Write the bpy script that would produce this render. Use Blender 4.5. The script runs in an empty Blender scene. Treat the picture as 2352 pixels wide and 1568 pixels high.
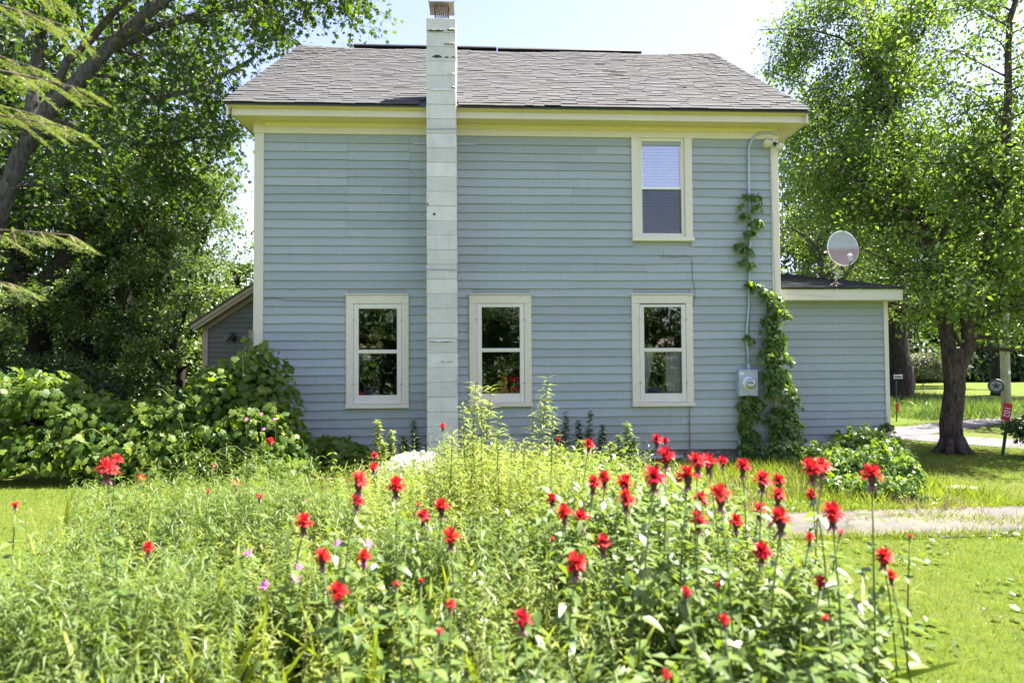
import bpy, math, random
import numpy as np
from mathutils import Vector, Matrix, Euler

# ------------------------------------------------------------------ camera, sky, sun, exposure
SC = bpy.context.scene
COL = SC.collection
R = math.radians
FPX = 1500.0                       # focal length in pixels of a 2352 px wide frame
CAM_H = 1.5
YAW, PITCH, ROLL = R(3.0), R(1.8), R(-0.33)
cf = np.array([math.sin(YAW)*math.cos(PITCH), math.cos(YAW)*math.cos(PITCH), math.sin(PITCH)])
cr0 = np.array([math.cos(YAW), -math.sin(YAW), 0.0]); cu0 = np.cross(cr0, cf)
cr = math.cos(ROLL)*cr0 + math.sin(ROLL)*cu0; cu = -math.sin(ROLL)*cr0 + math.cos(ROLL)*cu0
cd = bpy.data.cameras.new('camera'); cam = bpy.data.objects.new('camera', cd); COL.objects.link(cam)
cd.sensor_width = 36.0; cd.lens = 36.0*FPX/2352.0; cd.clip_start = 0.05; cd.clip_end = 2000
cd.dof.use_dof = True; cd.dof.focus_distance = 9.4; cd.dof.aperture_fstop = 1.9
m = Matrix.Identity(4)
for i in range(3):
    m[i][0], m[i][1], m[i][2] = cr[i], cu[i], -cf[i]
m[2][3] = CAM_H
cam.matrix_world = m
SC.camera = cam

SUN_EL, SUN_BACK = R(64), R(14)    # sun stands to the right, a little behind the facade
sdir = Vector((math.cos(SUN_BACK)*math.cos(SUN_EL), math.sin(SUN_BACK)*math.cos(SUN_EL), math.sin(SUN_EL)))
W_ = bpy.data.worlds.new('World'); SC.world = W_; W_.use_nodes = True
wn = W_.node_tree; bg = wn.nodes['Background']
sky = wn.nodes.new('ShaderNodeTexSky'); sky.sky_type = 'NISHITA'; sky.sun_disc = False
sky.sun_elevation = SUN_EL; sky.sun_rotation = math.pi/2 - SUN_BACK
sky.air_density = 1.0; sky.dust_density = 1.2; sky.ozone_density = 1.6; sky.altitude = 100
tnt = wn.nodes.new('ShaderNodeMix'); tnt.data_type = 'RGBA'; tnt.blend_type = 'MULTIPLY'; tnt.inputs[0].default_value = 1.0; tnt.inputs[7].default_value = (1.24, 1.0, 1.06, 1)   # warmer white balance
wn.links.new(sky.outputs[0], tnt.inputs[6]); wn.links.new(tnt.outputs[2], bg.inputs[0]); bg.inputs[1].default_value = 0.070
sl = bpy.data.lights.new('sun', 'SUN'); sun = bpy.data.objects.new('sun', sl); COL.objects.link(sun)
sl.energy = 5.0; sl.angle = R(0.53); sl.color = (1.0, 0.94, 0.84)
sun.rotation_euler = sdir.to_track_quat('Z', 'Y').to_euler(); sun.location = (20, 12, 30)
SC.view_settings.view_transform = 'Standard'; SC.view_settings.look = 'None'
SC.view_settings.exposure = 2.5; SC.view_settings.gamma = 1.0; SC.view_settings.use_curve_mapping = False
SC.cycles.use_denoising = True
SC.cycles.max_bounces = 7; SC.cycles.diffuse_bounces = 4; SC.cycles.glossy_bounces = 3
SC.cycles.transmission_bounces = 4; SC.cycles.transparent_max_bounces = 10

def at(x, y, Y):
    """world point seen at pixel (x, y) of the 2352-wide frame, on the plane at distance Y"""
    d = cf + (x-1176)/FPX*cr - (y-784)/FPX*cu
    t = Y/d[1]
    return np.array([t*d[0], Y, CAM_H+t*d[2]])
def gnd(x, y, z=0.0):
    d = cf + (x-1176)/FPX*cr - (y-784)/FPX*cu
    t = (z-CAM_H)/d[2]
    return np.array([t*d[0], t*d[1], z])

rng = np.random.default_rng(11); random.seed(11)
def U(a, b, n=None): return rng.uniform(a, b, n)

# ------------------------------------------------------------------ object helpers
WL = {}
def link(o, parent=None):
    COL.objects.link(o)
    if parent is not None:
        o.parent = parent
        pw = WL.get(parent.name, Vector((0, 0, 0)))
        o.location = Vector(o.location) - pw
        WL[o.name] = pw + Vector(o.location)
    else:
        WL[o.name] = Vector(o.location)
    return o
def tag(o, label=None, cat=None, group=None, kind=None):
    if label: o['label'] = label
    if cat: o['category'] = cat
    if group: o['group'] = group
    if kind: o['kind'] = kind
    return o
def thing(name, loc, label, cat, group=None, rz=0):
    o = bpy.data.objects.new(name, None); o.empty_display_size = 0.1
    o.location = Vector(loc); o.rotation_euler = (0, 0, rz); link(o)
    return tag(o, label, cat, group)
def obj(name, me, parent=None, loc=(0, 0, 0)):
    o = bpy.data.objects.new(name, me); o.location = Vector(loc); return link(o, parent)
def lobj(name, me, parent, loc=(0, 0, 0), rot=(0, 0, 0), scale=(1, 1, 1)):
    """child in the parent's own space"""
    o = bpy.data.objects.new(name, me); COL.objects.link(o); o.parent = parent
    o.location = Vector(loc); o.rotation_euler = rot; o.scale = scale
    return o
def mesh_np(name, V, Fa, mat, tint=None, smooth=False):
    V = np.ascontiguousarray(V, dtype=np.float32).reshape(-1, 3); Fa = np.ascontiguousarray(Fa, dtype=np.int32)
    me = bpy.data.meshes.new(name); n, k = Fa.shape
    me.vertices.add(len(V)); me.vertices.foreach_set('co', V.ravel())
    me.loops.add(n*k); me.loops.foreach_set('vertex_index', Fa.ravel())
    me.polygons.add(n); me.polygons.foreach_set('loop_start', np.arange(0, n*k, k, dtype=np.int32))
    me.update(calc_edges=True); me.validate()
    if tint is not None:
        a = me.attributes.new('tint', 'FLOAT', 'POINT'); a.data.foreach_set('value', np.ascontiguousarray(tint, dtype=np.float32))
    me.polygons.foreach_set('use_smooth', np.full(n, bool(smooth)))
    me.materials.append(mat)
    return me

class MB:
    def __init__(s): s.v = []; s.f = []
    def add(s, V, Fs):
        b = len(s.v); s.v += [tuple(map(float, p)) for p in V]; s.f += [tuple(i+b for i in f) for f in Fs]; return s
    def box(s, x0, x1, y0, y1, z0, z1):
        return s.add([(x0,y0,z0),(x1,y0,z0),(x1,y1,z0),(x0,y1,z0),(x0,y0,z1),(x1,y0,z1),(x1,y1,z1),(x0,y1,z1)],
                     [(0,3,2,1),(4,5,6,7),(0,1,5,4),(1,2,6,5),(2,3,7,6),(3,0,4,7)])
    def cbox(s, x0, x1, y0, y1, z0, z1, c=.004):
        """box with chamfered edges"""
        V = []; idx = {}
        X, Y, Z = (x0, x1), (y0, y1), (z0, z1)
        for i in (0, 1):
            for j in (0, 1):
                for k in (0, 1):
                    sx, sy, sz = (1-2*i)*c, (1-2*j)*c, (1-2*k)*c
                    idx[i,j,k] = len(V)
                    V += [(X[i], Y[j]+sy, Z[k]+sz), (X[i]+sx, Y[j], Z[k]+sz), (X[i]+sx, Y[j]+sy, Z[k])]
        g = lambda i, j, k, a: idx[i,j,k]+a
        Fs = []
        for i in (0, 1): Fs.append([g(i,0,0,0), g(i,1,0,0), g(i,1,1,0), g(i,0,1,0)][::(-1 if i == 0 else 1)])
        for j in (0, 1): Fs.append([g(0,j,0,1), g(1,j,0,1), g(1,j,1,1), g(0,j,1,1)][::(1 if j == 0 else -1)])
        for k in (0, 1): Fs.append([g(0,0,k,2), g(1,0,k,2), g(1,1,k,2), g(0,1,k,2)][::(-1 if k == 0 else 1)])
        for j in (0, 1):
            for k in (0, 1): Fs.append([g(0,j,k,1), g(1,j,k,1), g(1,j,k,2), g(0,j,k,2)])
        for i in (0, 1):
            for k in (0, 1): Fs.append([g(i,0,k,0), g(i,1,k,0), g(i,1,k,2), g(i,0,k,2)])
        for i in (0, 1):
            for j in (0, 1): Fs.append([g(i,j,0,0), g(i,j,1,0), g(i,j,1,1), g(i,j,0,1)])
        for i in (0, 1):
            for j in (0, 1):
                for k in (0, 1): Fs.append([g(i,j,k,0), g(i,j,k,1), g(i,j,k,2)])
        return s.add(V, Fs)
    def tube(s, pts, rad, n=6, cap=True):
        pts = [np.array(p, float) for p in pts]
        if not hasattr(rad, '__len__'): rad = [rad]*len(pts)
        V = []; Fs = []; up = np.array([0.13, 0.21, 0.97])
        prev = None
        for i, p in enumerate(pts):
            t = pts[min(i+1, len(pts)-1)]-pts[max(i-1, 0)]; t = t/(np.linalg.norm(t)+1e-9)
            if prev is None:
                a = np.cross(t, up if abs(t@up) < .9 else np.array([1., 0, 0]))
            else:
                a = prev-(prev@t)*t
            a /= np.linalg.norm(a)+1e-9; prev = a; b = np.cross(t, a)
            for k in range(n):
                w = 2*math.pi*k/n
                V.append(p+rad[i]*(math.cos(w)*a+math.sin(w)*b))
        for i in range(len(pts)-1):
            for k in range(n):
                Fs.append((i*n+k, i*n+(k+1) % n, (i+1)*n+(k+1) % n, (i+1)*n+k))
        if cap and n > 2:
            Fs.append(tuple(range(n))[::-1]); Fs.append(tuple((len(pts)-1)*n+k for k in range(n)))
        return s.add(V, Fs)
    def lathe(s, prof, n=24, M=None):
        """prof: (radius, height) pairs about local z; M places it"""
        V = []; Fs = []
        for r, z in prof:
            for k in range(n):
                w = 2*math.pi*k/n; p = Vector((r*math.cos(w), r*math.sin(w), z))
                V.append(tuple(M @ p) if M else tuple(p))
        for i in range(len(prof)-1):
            for k in range(n):
                Fs.append((i*n+k, i*n+(k+1) % n, (i+1)*n+(k+1) % n, (i+1)*n+k))
        return s.add(V, Fs)
    def extr_x(s, prof, x0, x1):
        """closed (y, z) profile swept along x"""
        n = len(prof); V = [(x0, y, z) for y, z in prof]+[(x1, y, z) for y, z in prof]
        Fs = [(k, (k+1) % n, n+(k+1) % n, n+k) for k in range(n)]+[tuple(range(n))[::-1], tuple(range(n, 2*n))]
        return s.add(V, Fs)
    def poly(s, pts, thick=None, z=None):
        return s.add(pts, [tuple(range(len(pts)))])
    def mesh(s, name, mat, smooth=False):
        me = bpy.data.meshes.new(name); me.from_pydata(s.v, [], s.f); me.update()
        if smooth: me.polygons.foreach_set('use_smooth', np.ones(len(me.polygons), dtype=bool))
        me.materials.append(mat); return me
    def build(s, name, mat, parent=None, smooth=False):
        return obj(name, s.mesh(name, mat, smooth), parent)

# ------------------------------------------------------------------ materials
def nodes_of(name):
    mt = bpy.data.materials.new(name); mt.use_nodes = True
    nt = mt.node_tree; return mt, nt, nt.nodes, nt.links, nt.nodes['Principled BSDF']
def pos_in(nd, lk, scale=(1, 1, 1), space='pos'):
    if space == 'pos': g = nd.new('ShaderNodeNewGeometry'); o = g.outputs['Position']
    else: g = nd.new('ShaderNodeTexCoord'); o = g.outputs['Object']
    mp = nd.new('ShaderNodeMapping'); mp.inputs['Scale'].default_value = scale; lk.new(o, mp.inputs['Vector']); return mp.outputs[0]
def noise(nd, lk, vec, scale, detail=4, rough=.55):
    n = nd.new('ShaderNodeTexNoise'); n.inputs['Scale'].default_value = scale; n.inputs['Detail'].default_value = detail
    n.inputs['Roughness'].default_value = rough; lk.new(vec, n.inputs['Vector']); return n.outputs['Fac']
def ramp(nd, lk, fac, stops):
    r = nd.new('ShaderNodeValToRGB'); e = r.color_ramp.elements
    while len(e) < len(stops): e.new(.5)
    for i, (p, c) in enumerate(stops):
        e[i].position = p; e[i].color = (c[0], c[1], c[2], 1) if hasattr(c, '__len__') else (c, c, c, 1)
    lk.new(fac, r.inputs[0]); return r.outputs[0]
def mixc(nd, lk, fac, a, b, mode='MIX'):
    x = nd.new('ShaderNodeMix'); x.data_type = 'RGBA'; x.blend_type = mode
    for s, v in ((x.inputs[0], fac), (x.inputs[6], a), (x.inputs[7], b)):
        if hasattr(v, 'links') or isinstance(v, bpy.types.NodeSocket): lk.new(v, s)
        elif hasattr(v, '__len__'): s.default_value = (v[0], v[1], v[2], 1)
        else: s.default_value = v
    return x.outputs[2]
def bump(nd, lk, bs, h, strength, dist=.01):
    b = nd.new('ShaderNodeBump'); b.inputs['Strength'].default_value = strength; b.inputs['Distance'].default_value = dist
    lk.new(h, b.inputs['Height']); lk.new(b.outputs[0], bs.inputs['Normal'])
def plain(name, c, rough=.6, metal=0, spec=.4, vary=.12, scale=9, bmp=0, bscale=60, stretch=(1, 1, 1)):
    mt, nt, nd, lk, bs = nodes_of(name)
    v = pos_in(nd, lk, stretch)
    f = noise(nd, lk, v, scale, 5)
    col = ramp(nd, lk, f, [(.3, [x*(1-vary) for x in c]), (.7, [min(1, x*(1+vary)) for x in c])])
    lk.new(col, bs.inputs['Base Color']); bs.inputs['Roughness'].default_value = rough
    bs.inputs['Metallic'].default_value = metal; bs.inputs['Specular IOR Level'].default_value = spec
    if bmp: bump(nd, lk, bs, noise(nd, lk, v, bscale, 4), bmp)
    return mt
def painted(name, c, wear, rough=.55, stretch=(.6, 1, 9), wamt=.62, rand=.08, dirt=False):
    """brushed wood paint: long grain streaks, faint stains and a few worn specks"""
    mt, nt, nd, lk, bs = nodes_of(name)
    v = pos_in(nd, lk, stretch); vp = pos_in(nd, lk)
    g = noise(nd, lk, v, 14, 6); st = noise(nd, lk, vp, 1.3, 5)
    col = ramp(nd, lk, g, [(.25, [x*.93 for x in c]), (.75, [min(1, x*1.05) for x in c])])
    col = mixc(nd, lk, ramp(nd, lk, st, [(.35, 0), (.8, .35)]), col, [c[0]*.82, c[1]*.86, c[2]*.84])
    oi = nd.new('ShaderNodeObjectInfo')
    rr = nd.new('ShaderNodeMapRange'); rr.inputs[3].default_value = 1-rand; rr.inputs[4].default_value = 1+rand*.6
    lk.new(oi.outputs['Random'], rr.inputs[0])
    col = mixc(nd, lk, 1.0, col, rr.outputs[0], 'MULTIPLY')
    sp = noise(nd, lk, pos_in(nd, lk, (1, 1, 3)), 23, 6, .7)
    col = mixc(nd, lk, ramp(nd, lk, sp, [(wamt, 0), (wamt+.06, .8)]), col, wear)
    if dirt:            # mud splash near the ground and rain streaks
        sx_ = nd.new('ShaderNodeSeparateXYZ'); lk.new(vp, sx_.inputs[0]); n5 = noise(nd, lk, pos_in(nd, lk, (1, 1, .4)), 6, 6, .7)
        ma = nd.new('ShaderNodeMath'); ma.operation = 'MULTIPLY_ADD'; lk.new(n5, ma.inputs[0]); ma.inputs[1].default_value = -1.1; lk.new(sx_.outputs[2], ma.inputs[2])
        mr = nd.new('ShaderNodeMapRange'); mr.inputs[1].default_value = -.30; mr.inputs[2].default_value = .22; mr.inputs[3].default_value = .55; mr.inputs[4].default_value = 0; lk.new(ma.outputs[0], mr.inputs[0])
        col = mixc(nd, lk, mr.outputs[0], col, (.30, .29, .24))
        stv = noise(nd, lk, pos_in(nd, lk, (5, 5, .25)), 3, 5, .6); col = mixc(nd, lk, ramp(nd, lk, stv, [(.52, 0), (.78, .4)]), col, [c[0]*.78, c[1]*.80, c[2]*.78])
    lk.new(col, bs.inputs['Base Color']); bs.inputs['Roughness'].default_value = rough; bs.inputs['Specular IOR Level'].default_value = .3
    bump(nd, lk, bs, g, .25, .004)
    return mt
def leafy(name, a, b, trans, tf=.38, rough=.45, spec=.4, by='attr'):
    mt, nt, nd, lk, bs = nodes_of(name)
    if by == 'attr':
        t = nd.new('ShaderNodeAttribute'); t.attribute_name = 'tint'; f = t.outputs['Fac']
    else:
        t = nd.new('ShaderNodeObjectInfo'); f = t.outputs['Random']
    col = mixc(nd, lk, f, a, b)
    lk.new(col, bs.inputs['Base Color']); bs.inputs['Roughness'].default_value = rough; bs.inputs['Specular IOR Level'].default_value = spec
    tr = nd.new('ShaderNodeBsdfTranslucent'); tc = mixc(nd, lk, f, trans, [min(1, x*1.25) for x in trans]); lk.new(tc, tr.inputs[0])
    mx = nd.new('ShaderNodeMixShader'); mx.inputs[0].default_value = tf
    lk.new(bs.outputs[0], mx.inputs[1]); lk.new(tr.outputs[0], mx.inputs[2])
    lk.new(mx.outputs[0], nd['Material Output'].inputs[0])
    return mt
def barky(name, c1, c2, sc=6, bs_=.9):
    mt, nt, nd, lk, bs = nodes_of(name)
    v = pos_in(nd, lk, (1, 1, .28)); f = noise(nd, lk, v, sc*3, 7, .65); g = noise(nd, lk, pos_in(nd, lk), sc*.5, 3)
    col = ramp(nd, lk, f, [(.33, c1), (.68, c2)])
    col = mixc(nd, lk, ramp(nd, lk, g, [(.4, 0), (.8, .5)]), col, [x*.6 for x in c2])
    lk.new(col, bs.inputs['Base Color']); bs.inputs['Roughness'].default_value = .9; bs.inputs['Specular IOR Level'].default_value = .1
    bump(nd, lk, bs, f, bs_, .03); return mt

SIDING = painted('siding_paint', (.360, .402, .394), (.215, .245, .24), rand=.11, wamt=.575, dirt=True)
SIDING_SHADE = painted('shaded_siding_paint', (.118, .114, .086), (.08, .08, .065))  # house siding darkened: the wing's shade is put into the colour
TRIM = painted('cream_trim_paint', (.71, .655, .52), (.42, .39, .31), stretch=(6, 1, .8), wamt=.66)
TRIM_BOUNCE = painted('cream_trim_bounce', (.72, .625, .37), (.38, .34, .22), stretch=(.6, 1, 6), wamt=.68)  # cream trim with the garden's yellow bounce light put into its colour
CHIM = None
def chimney_mat():
    mt, nt, nd, lk, bs = nodes_of('painted_block')
    v = pos_in(nd, lk); n1 = noise(nd, lk, v, 5, 6); n2 = noise(nd, lk, v, 60, 4); n3 = noise(nd, lk, v, 9, 6, .7)
    col = ramp(nd, lk, n1, [(.3, (.60, .60, .54)), (.7, (.70, .69, .62))])
    stv = noise(nd, lk, pos_in(nd, lk, (9, 9, .7)), 2.5, 6, .65); col = mixc(nd, lk, ramp(nd, lk, stv, [(.52, 0), (.85, .5)]), col, (.44, .44, .39))
    gr = noise(nd, lk, v, 140, 3, .7); col = mixc(nd, lk, ramp(nd, lk, gr, [(.55, 0), (.78, .4)]), col, (.48, .47, .43))
    col = mixc(nd, lk, ramp(nd, lk, n3, [(.66, 0), (.74, .55)]), col, (.42, .43, .40))
    oi = nd.new('ShaderNodeObjectInfo'); rr = nd.new('ShaderNodeMapRange'); rr.inputs[3].default_value = .86; rr.inputs[4].default_value = 1.04
    lk.new(oi.outputs['Random'], rr.inputs[0]); col = mixc(nd, lk, 1.0, col, rr.outputs[0], 'MULTIPLY')
    lk.new(col, bs.inputs['Base Color']); bs.inputs['Roughness'].default_value = .8
    bump(nd, lk, bs, n2, .8, .010); return mt
CHIM = chimney_mat()
MORTAR = plain('grey_mortar', (.22, .22, .20), .9, vary=.25, scale=30, bmp=.5)
FLAKE = plain('loose_white_paint', (.66, .65, .58), .7, vary=.05)
BARE = plain('bare_dark_block', (.055, .06, .058), .9, vary=.5, scale=40, bmp=.5)
def shingle_mat():
    mt, nt, nd, lk, bs = nodes_of('asphalt_shingle')
    v = pos_in(nd, lk); g = noise(nd, lk, v, 160, 3, .7); b = noise(nd, lk, v, 1.1, 4)
    oi = nd.new('ShaderNodeObjectInfo'); t = nd.new('ShaderNodeAttribute'); t.attribute_name = 'tint'
    ad = nd.new('ShaderNodeMath'); ad.operation = 'ADD'; lk.new(oi.outputs['Random'], ad.inputs[0]); lk.new(t.outputs['Fac'], ad.inputs[1])
    fr = nd.new('ShaderNodeMath'); fr.operation = 'FRACT'; lk.new(ad.outputs[0], fr.inputs[0])
    col = ramp(nd, lk, fr.outputs[0], [(0, (.050, .052, .055)), (1, (.070, .072, .075))])
    col = mixc(nd, lk, ramp(nd, lk, g, [(.35, 0), (.7, .6)]), col, (.094, .095, .098))
    col = mixc(nd, lk, ramp(nd, lk, b, [(.4, 0), (.75, .4)]), col, (.078, .075, .073))
    lk.new(col, bs.inputs['Base Color']); bs.inputs['Roughness'].default_value = .95; bs.inputs['Specular IOR Level'].default_value = .15
    bump(nd, lk, bs, g, .7, .004); return mt
SHING = shingle_mat()
def glass_mat(name='window_glass', extra=.085):
    mt, nt, nd, lk, bs = nodes_of(name)
    tr = nd.new('ShaderNodeBsdfTransparent'); tr.inputs[0].default_value = (.96, .97, .96, 1)
    gl = nd.new('ShaderNodeBsdfGlossy'); gl.inputs['Roughness'].default_value = .012
    v = pos_in(nd, lk); n = noise(nd, lk, v, 2.2, 2)
    b = nd.new('ShaderNodeBump'); b.inputs['Strength'].default_value = .10; b.inputs['Distance'].default_value = .02; lk.new(n, b.inputs['Height']); lk.new(b.outputs[0], gl.inputs['Normal'])
    lw = nd.new('ShaderNodeFresnel'); lw.inputs[0].default_value = 1.5
    mx = nd.new('ShaderNodeMixShader'); ad = nd.new('ShaderNodeMath'); ad.operation = 'ADD'; ad.inputs[1].default_value = extra
    lk.new(lw.outputs[0], ad.inputs[0]); lk.new(ad.outputs[0], mx.inputs[0])
    lk.new(tr.outputs[0], mx.inputs[1]); lk.new(gl.outputs[0], mx.inputs[2]); lk.new(mx.outputs[0], nd['Material Output'].inputs[0])
    return mt
GLASS = glass_mat(); GLASS_C = glass_mat('raised_reflection_glass', .26)  # second glass: sky reflection raised beyond what plain glass gives
def screen_mat():
    mt, nt, nd, lk, bs = nodes_of('insect_screen')
    bs.inputs['Base Color'].default_value = (.07, .07, .075, 1); bs.inputs['Roughness'].default_value = .8
    tr = nd.new('ShaderNodeBsdfTransparent'); mx = nd.new('ShaderNodeMixShader'); mx.inputs[0].default_value = .22
    lk.new(tr.outputs[0], mx.inputs[1]); lk.new(bs.outputs[0], mx.inputs[2]); lk.new(mx.outputs[0], nd['Material Output'].inputs[0]); return mt
SCREEN = screen_mat()
VINYL = plain('white_vinyl', (.80, .80, .78), .4, vary=.03)
SASH = painted('white_sash_paint', (.70, .67, .58), (.40, .38, .33), stretch=(5, 1, .8), wamt=.62)
DARKROOM = plain('dim_interior', (.05, .045, .04), .9)
STONE = plain('foundation_stone', (.24, .22, .22), .9, vary=.5, scale=14, bmp=.8, bscale=30)
GALV = plain('galvanised_steel', (.42, .43, .43), .45, .6, vary=.12, scale=20)
RUSTY = plain('rusty_steel', (.26, .19, .14), .7, .4, vary=.3, scale=25)
GREYMET = plain('grey_enamel', (.42, .47, .52), .45, .1, vary=.06, scale=12)
GREYPIPE = plain('painted_grey_pipe', (.40, .47, .50), .5, .1, vary=.08)
WHITEP = plain('white_plastic', (.78, .79, .78), .35, vary=.03)
BLACKP = plain('black_plastic', (.02, .02, .022), .4, vary=.2)
PANEL = plain('black_panel', (.012, .014, .02), .25, .1, vary=.2)
WIRE = plain('dark_wire', (.06, .065, .07), .6)
ASPH = None
def asphalt(name, c, straw=.5):
    mt, nt, nd, lk, bs = nodes_of(name)
    v = pos_in(nd, lk); g = noise(nd, lk, v, 120, 4, .7); b = noise(nd, lk, v, 1.6, 6, .65); s = noise(nd, lk, pos_in(nd, lk, (1, 3, 1)), 45, 5, .75)
    col = ramp(nd, lk, g, [(.3, [x*.75 for x in c]), (.7, [x*1.25 for x in c])])
    msk = nd.new('ShaderNodeMath'); msk.operation = 'MULTIPLY'
    lk.new(ramp(nd, lk, b, [(.42, 0), (.62, 1)]), msk.inputs[0]); lk.new(ramp(nd, lk, s, [(.42, 0), (.55, straw)]), msk.inputs[1])
    col = mixc(nd, lk, msk.outputs[0], col, (.21, .17, .105))
    vo = nd.new('ShaderNodeTexVoronoi'); vo.feature = 'DISTANCE_TO_EDGE'; vo.inputs['Scale'].default_value = .9; wv_ = noise(nd, lk, v, 3, 4); 
    vm = nd.new('ShaderNodeVectorMath'); vm.operation = 'ADD'; lk.new(v, vm.inputs[0]); cb = nd.new('ShaderNodeCombineXYZ'); lk.new(wv_, cb.inputs[0]); lk.new(wv_, cb.inputs[1]); lk.new(cb.outputs[0], vm.inputs[1]); lk.new(vm.outputs[0], vo.inputs['Vector'])
    col = mixc(nd, lk, ramp(nd, lk, vo.outputs['Distance'], [(.006, .85), (.022, 0)]), col, (.03, .035, .018))
    col = mixc(nd, lk, ramp(nd, lk, b, [(.30, .6), (.45, 0)]), col, [x*.55 for x in c])
    lk.new(col, bs.inputs['Base Color']); bs.inputs['Roughness'].default_value = .92; bump(nd, lk, bs, g, .6, .006); return mt
WALKM = asphalt('weathered_asphalt', (.062, .058, .057), .6)
ROADM = asphalt('road_asphalt', (.085, .082, .092), .12)
def ground_mat():
    mt, nt, nd, lk, bs = nodes_of('lawn_ground')
    v = pos_in(nd, lk); a = noise(nd, lk, v, .55, 6, .6); b = noise(nd, lk, v, 7, 6, .7); c = noise(nd, lk, v, 90, 4, .7)
    col = ramp(nd, lk, b, [(.3, (.058, .098, .013)), (.7, (.125, .155, .026))])
    col = mixc(nd, lk, ramp(nd, lk, a, [(.5, 0), (.72, .55)]), col, (.15, .125, .055))
    col = mixc(nd, lk, ramp(nd, lk, c, [(.4, 0), (.75, .5)]), col, (.045, .075, .012))
    lk.new(col, bs.inputs['Base Color']); bs.inputs['Roughness'].default_value = .95; bs.inputs['Specular IOR Level'].default_value = .1
    bump(nd, lk, bs, c, .8, .03); return mt
GROUND = ground_mat()
SOIL = plain('garden_soil', (.060, .055, .025), .95, vary=.4, scale=18, bmp=.8)
MAPLE_L = leafy('maple_leaf', (0.015, 0.042, 0.006), (0.04, 0.082, 0.013), (0.125, 0.225, 0.011), 0.32, 0.45, 0.4)
BIRCH_L = leafy('birch_leaf', (0.036, 0.086, 0.014), (0.115, 0.175, 0.036), (0.24, 0.39, 0.028), 0.4, 0.42, 0.5)
WOOD_L = leafy('woodland_leaf', (0.019, 0.044, 0.011), (0.054, 0.092, 0.025), (0.105, 0.19, 0.02), 0.3, 0.45, 0.4)
SHRUB_L = leafy('shrub_leaf', (0.042, 0.085, 0.016), (0.115, 0.165, 0.04), (0.18, 0.28, 0.03), 0.32, 0.4, 0.5)
PALE_L = leafy('pale_shrub_leaf', (0.096, 0.115, 0.054), (0.180, 0.195, 0.105), (0.188, 0.225, 0.060), 0.25)
GRAPE_L = leafy('grape_leaf', (0.028, 0.072, 0.009), (0.12, 0.17, 0.022), (0.26, 0.38, 0.015), 0.36, 0.5, 0.28)
GRAPE_O = leafy('grape_leaf_single', (0.028, 0.072, 0.009), (0.14, 0.185, 0.025), (0.28, 0.4, 0.015), 0.36, 0.5, 0.28, by='obj')
HOP_L = leafy('hop_leaf', (0.045, 0.1, 0.015), (0.13, 0.195, 0.04), (0.26, 0.4, 0.022), 0.34, 0.4, 0.45)
HOP_O = leafy('hop_leaf_single', (0.045, 0.1, 0.015), (0.15, 0.215, 0.046), (0.28, 0.42, 0.022), 0.34, 0.4, 0.45, by='obj')
BALM_L = leafy('bee_balm_leaf', (0.042, 0.09, 0.016), (0.135, 0.185, 0.048), (0.24, 0.34, 0.025), 0.3, 0.42, 0.45)
BALM_O = leafy('bee_balm_leaf_single', (0.045, 0.09, 0.016), (0.135, 0.185, 0.045), (0.24, 0.34, 0.025), 0.3, 0.36, 0.55, by='obj')
NARROW_L = leafy('narrow_leaf', (0.042, 0.085, 0.014), (0.14, 0.185, 0.052), (0.22, 0.32, 0.025), 0.3, 0.48, 0.35)
LIME_L = leafy('yellow_green_leaf', (0.1, 0.155, 0.028), (0.245, 0.28, 0.068), (0.38, 0.45, 0.045), 0.36, 0.48, 0.35)
GRASS_L = leafy('grass_blade', (0.08, 0.13, 0.012), (0.24, 0.255, 0.034), (0.28, 0.37, 0.02), 0.34, 0.5, 0.25)
STRAW_L = leafy('dry_straw', (0.199, 0.166, 0.083), (0.338, 0.293, 0.169), (0.293, 0.247, 0.098), 0.2, .7, .2)
HEM_L = leafy('hemlock_needle', (0.076, 0.121, 0.032), (0.180, 0.225, 0.068), (0.270, 0.345, 0.045), 0.28, .45, .4)
STEMG = plain('green_stem', (.11, .16, .045), .6, vary=.3)
STEMD = plain('woody_stem', (.10, .075, .045), .85, vary=.3)
def petal(name, a, b, tr):
    mt = leafy(name, a, b, tr, .30, .5, .25)
    if 'red' in name:      # each plant a little more scarlet, crimson or bleached
        nd, lk = mt.node_tree.nodes, mt.node_tree.links; bs = nd['Principled BSDF']; src = bs.inputs['Base Color'].links[0].from_socket
        oi = nd.new('ShaderNodeObjectInfo'); hv = ramp(nd, lk, oi.outputs['Random'], [(0, (.30, .0, .03)), (.35, (.50, .01, .02)), (.7, (.55, .045, .02)), (1, (.50, .10, .10))])
        lk.new(mixc(nd, lk, .45, src, hv), bs.inputs['Base Color'])
    return mt
RED_P = petal('red_petal', (.34, .004, .016), (.50, .020, .028), (.55, .02, .035))
CALYX = plain('dark_calyx', (.085, .030, .032), .7, vary=.35, scale=60)
BRACT = leafy('pink_green_bract', (.17, .12, .10), (.30, .16, .17), (.35, .2, .15), .3)
WHITE_P = petal('white_petal', (.78, .79, .80), (.85, .85, .84), (.8, .8, .8))
PINK_P = petal('pink_petal', (.55, .12, .42), (.68, .24, .60), (.7, .3, .6))
BARK_M = barky('maple_bark', (.035, .032, .029), (.15, .14, .13))
BARK_D = barky('dark_bark', (.018, .015, .012), (.075, .062, .05))
BARK_B = barky('flaky_birch_bark', (.022, .017, .013), (.15, .115, .085), 10, 1.0)
POLEM = barky('pole_wood', (.30, .28, .26), (.46, .44, .42), 5, .3)
WOODG = plain('weathered_wood', (.36, .34, .34), .85, vary=.25, scale=25, bmp=.4, stretch=(1, 1, .2))

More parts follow.
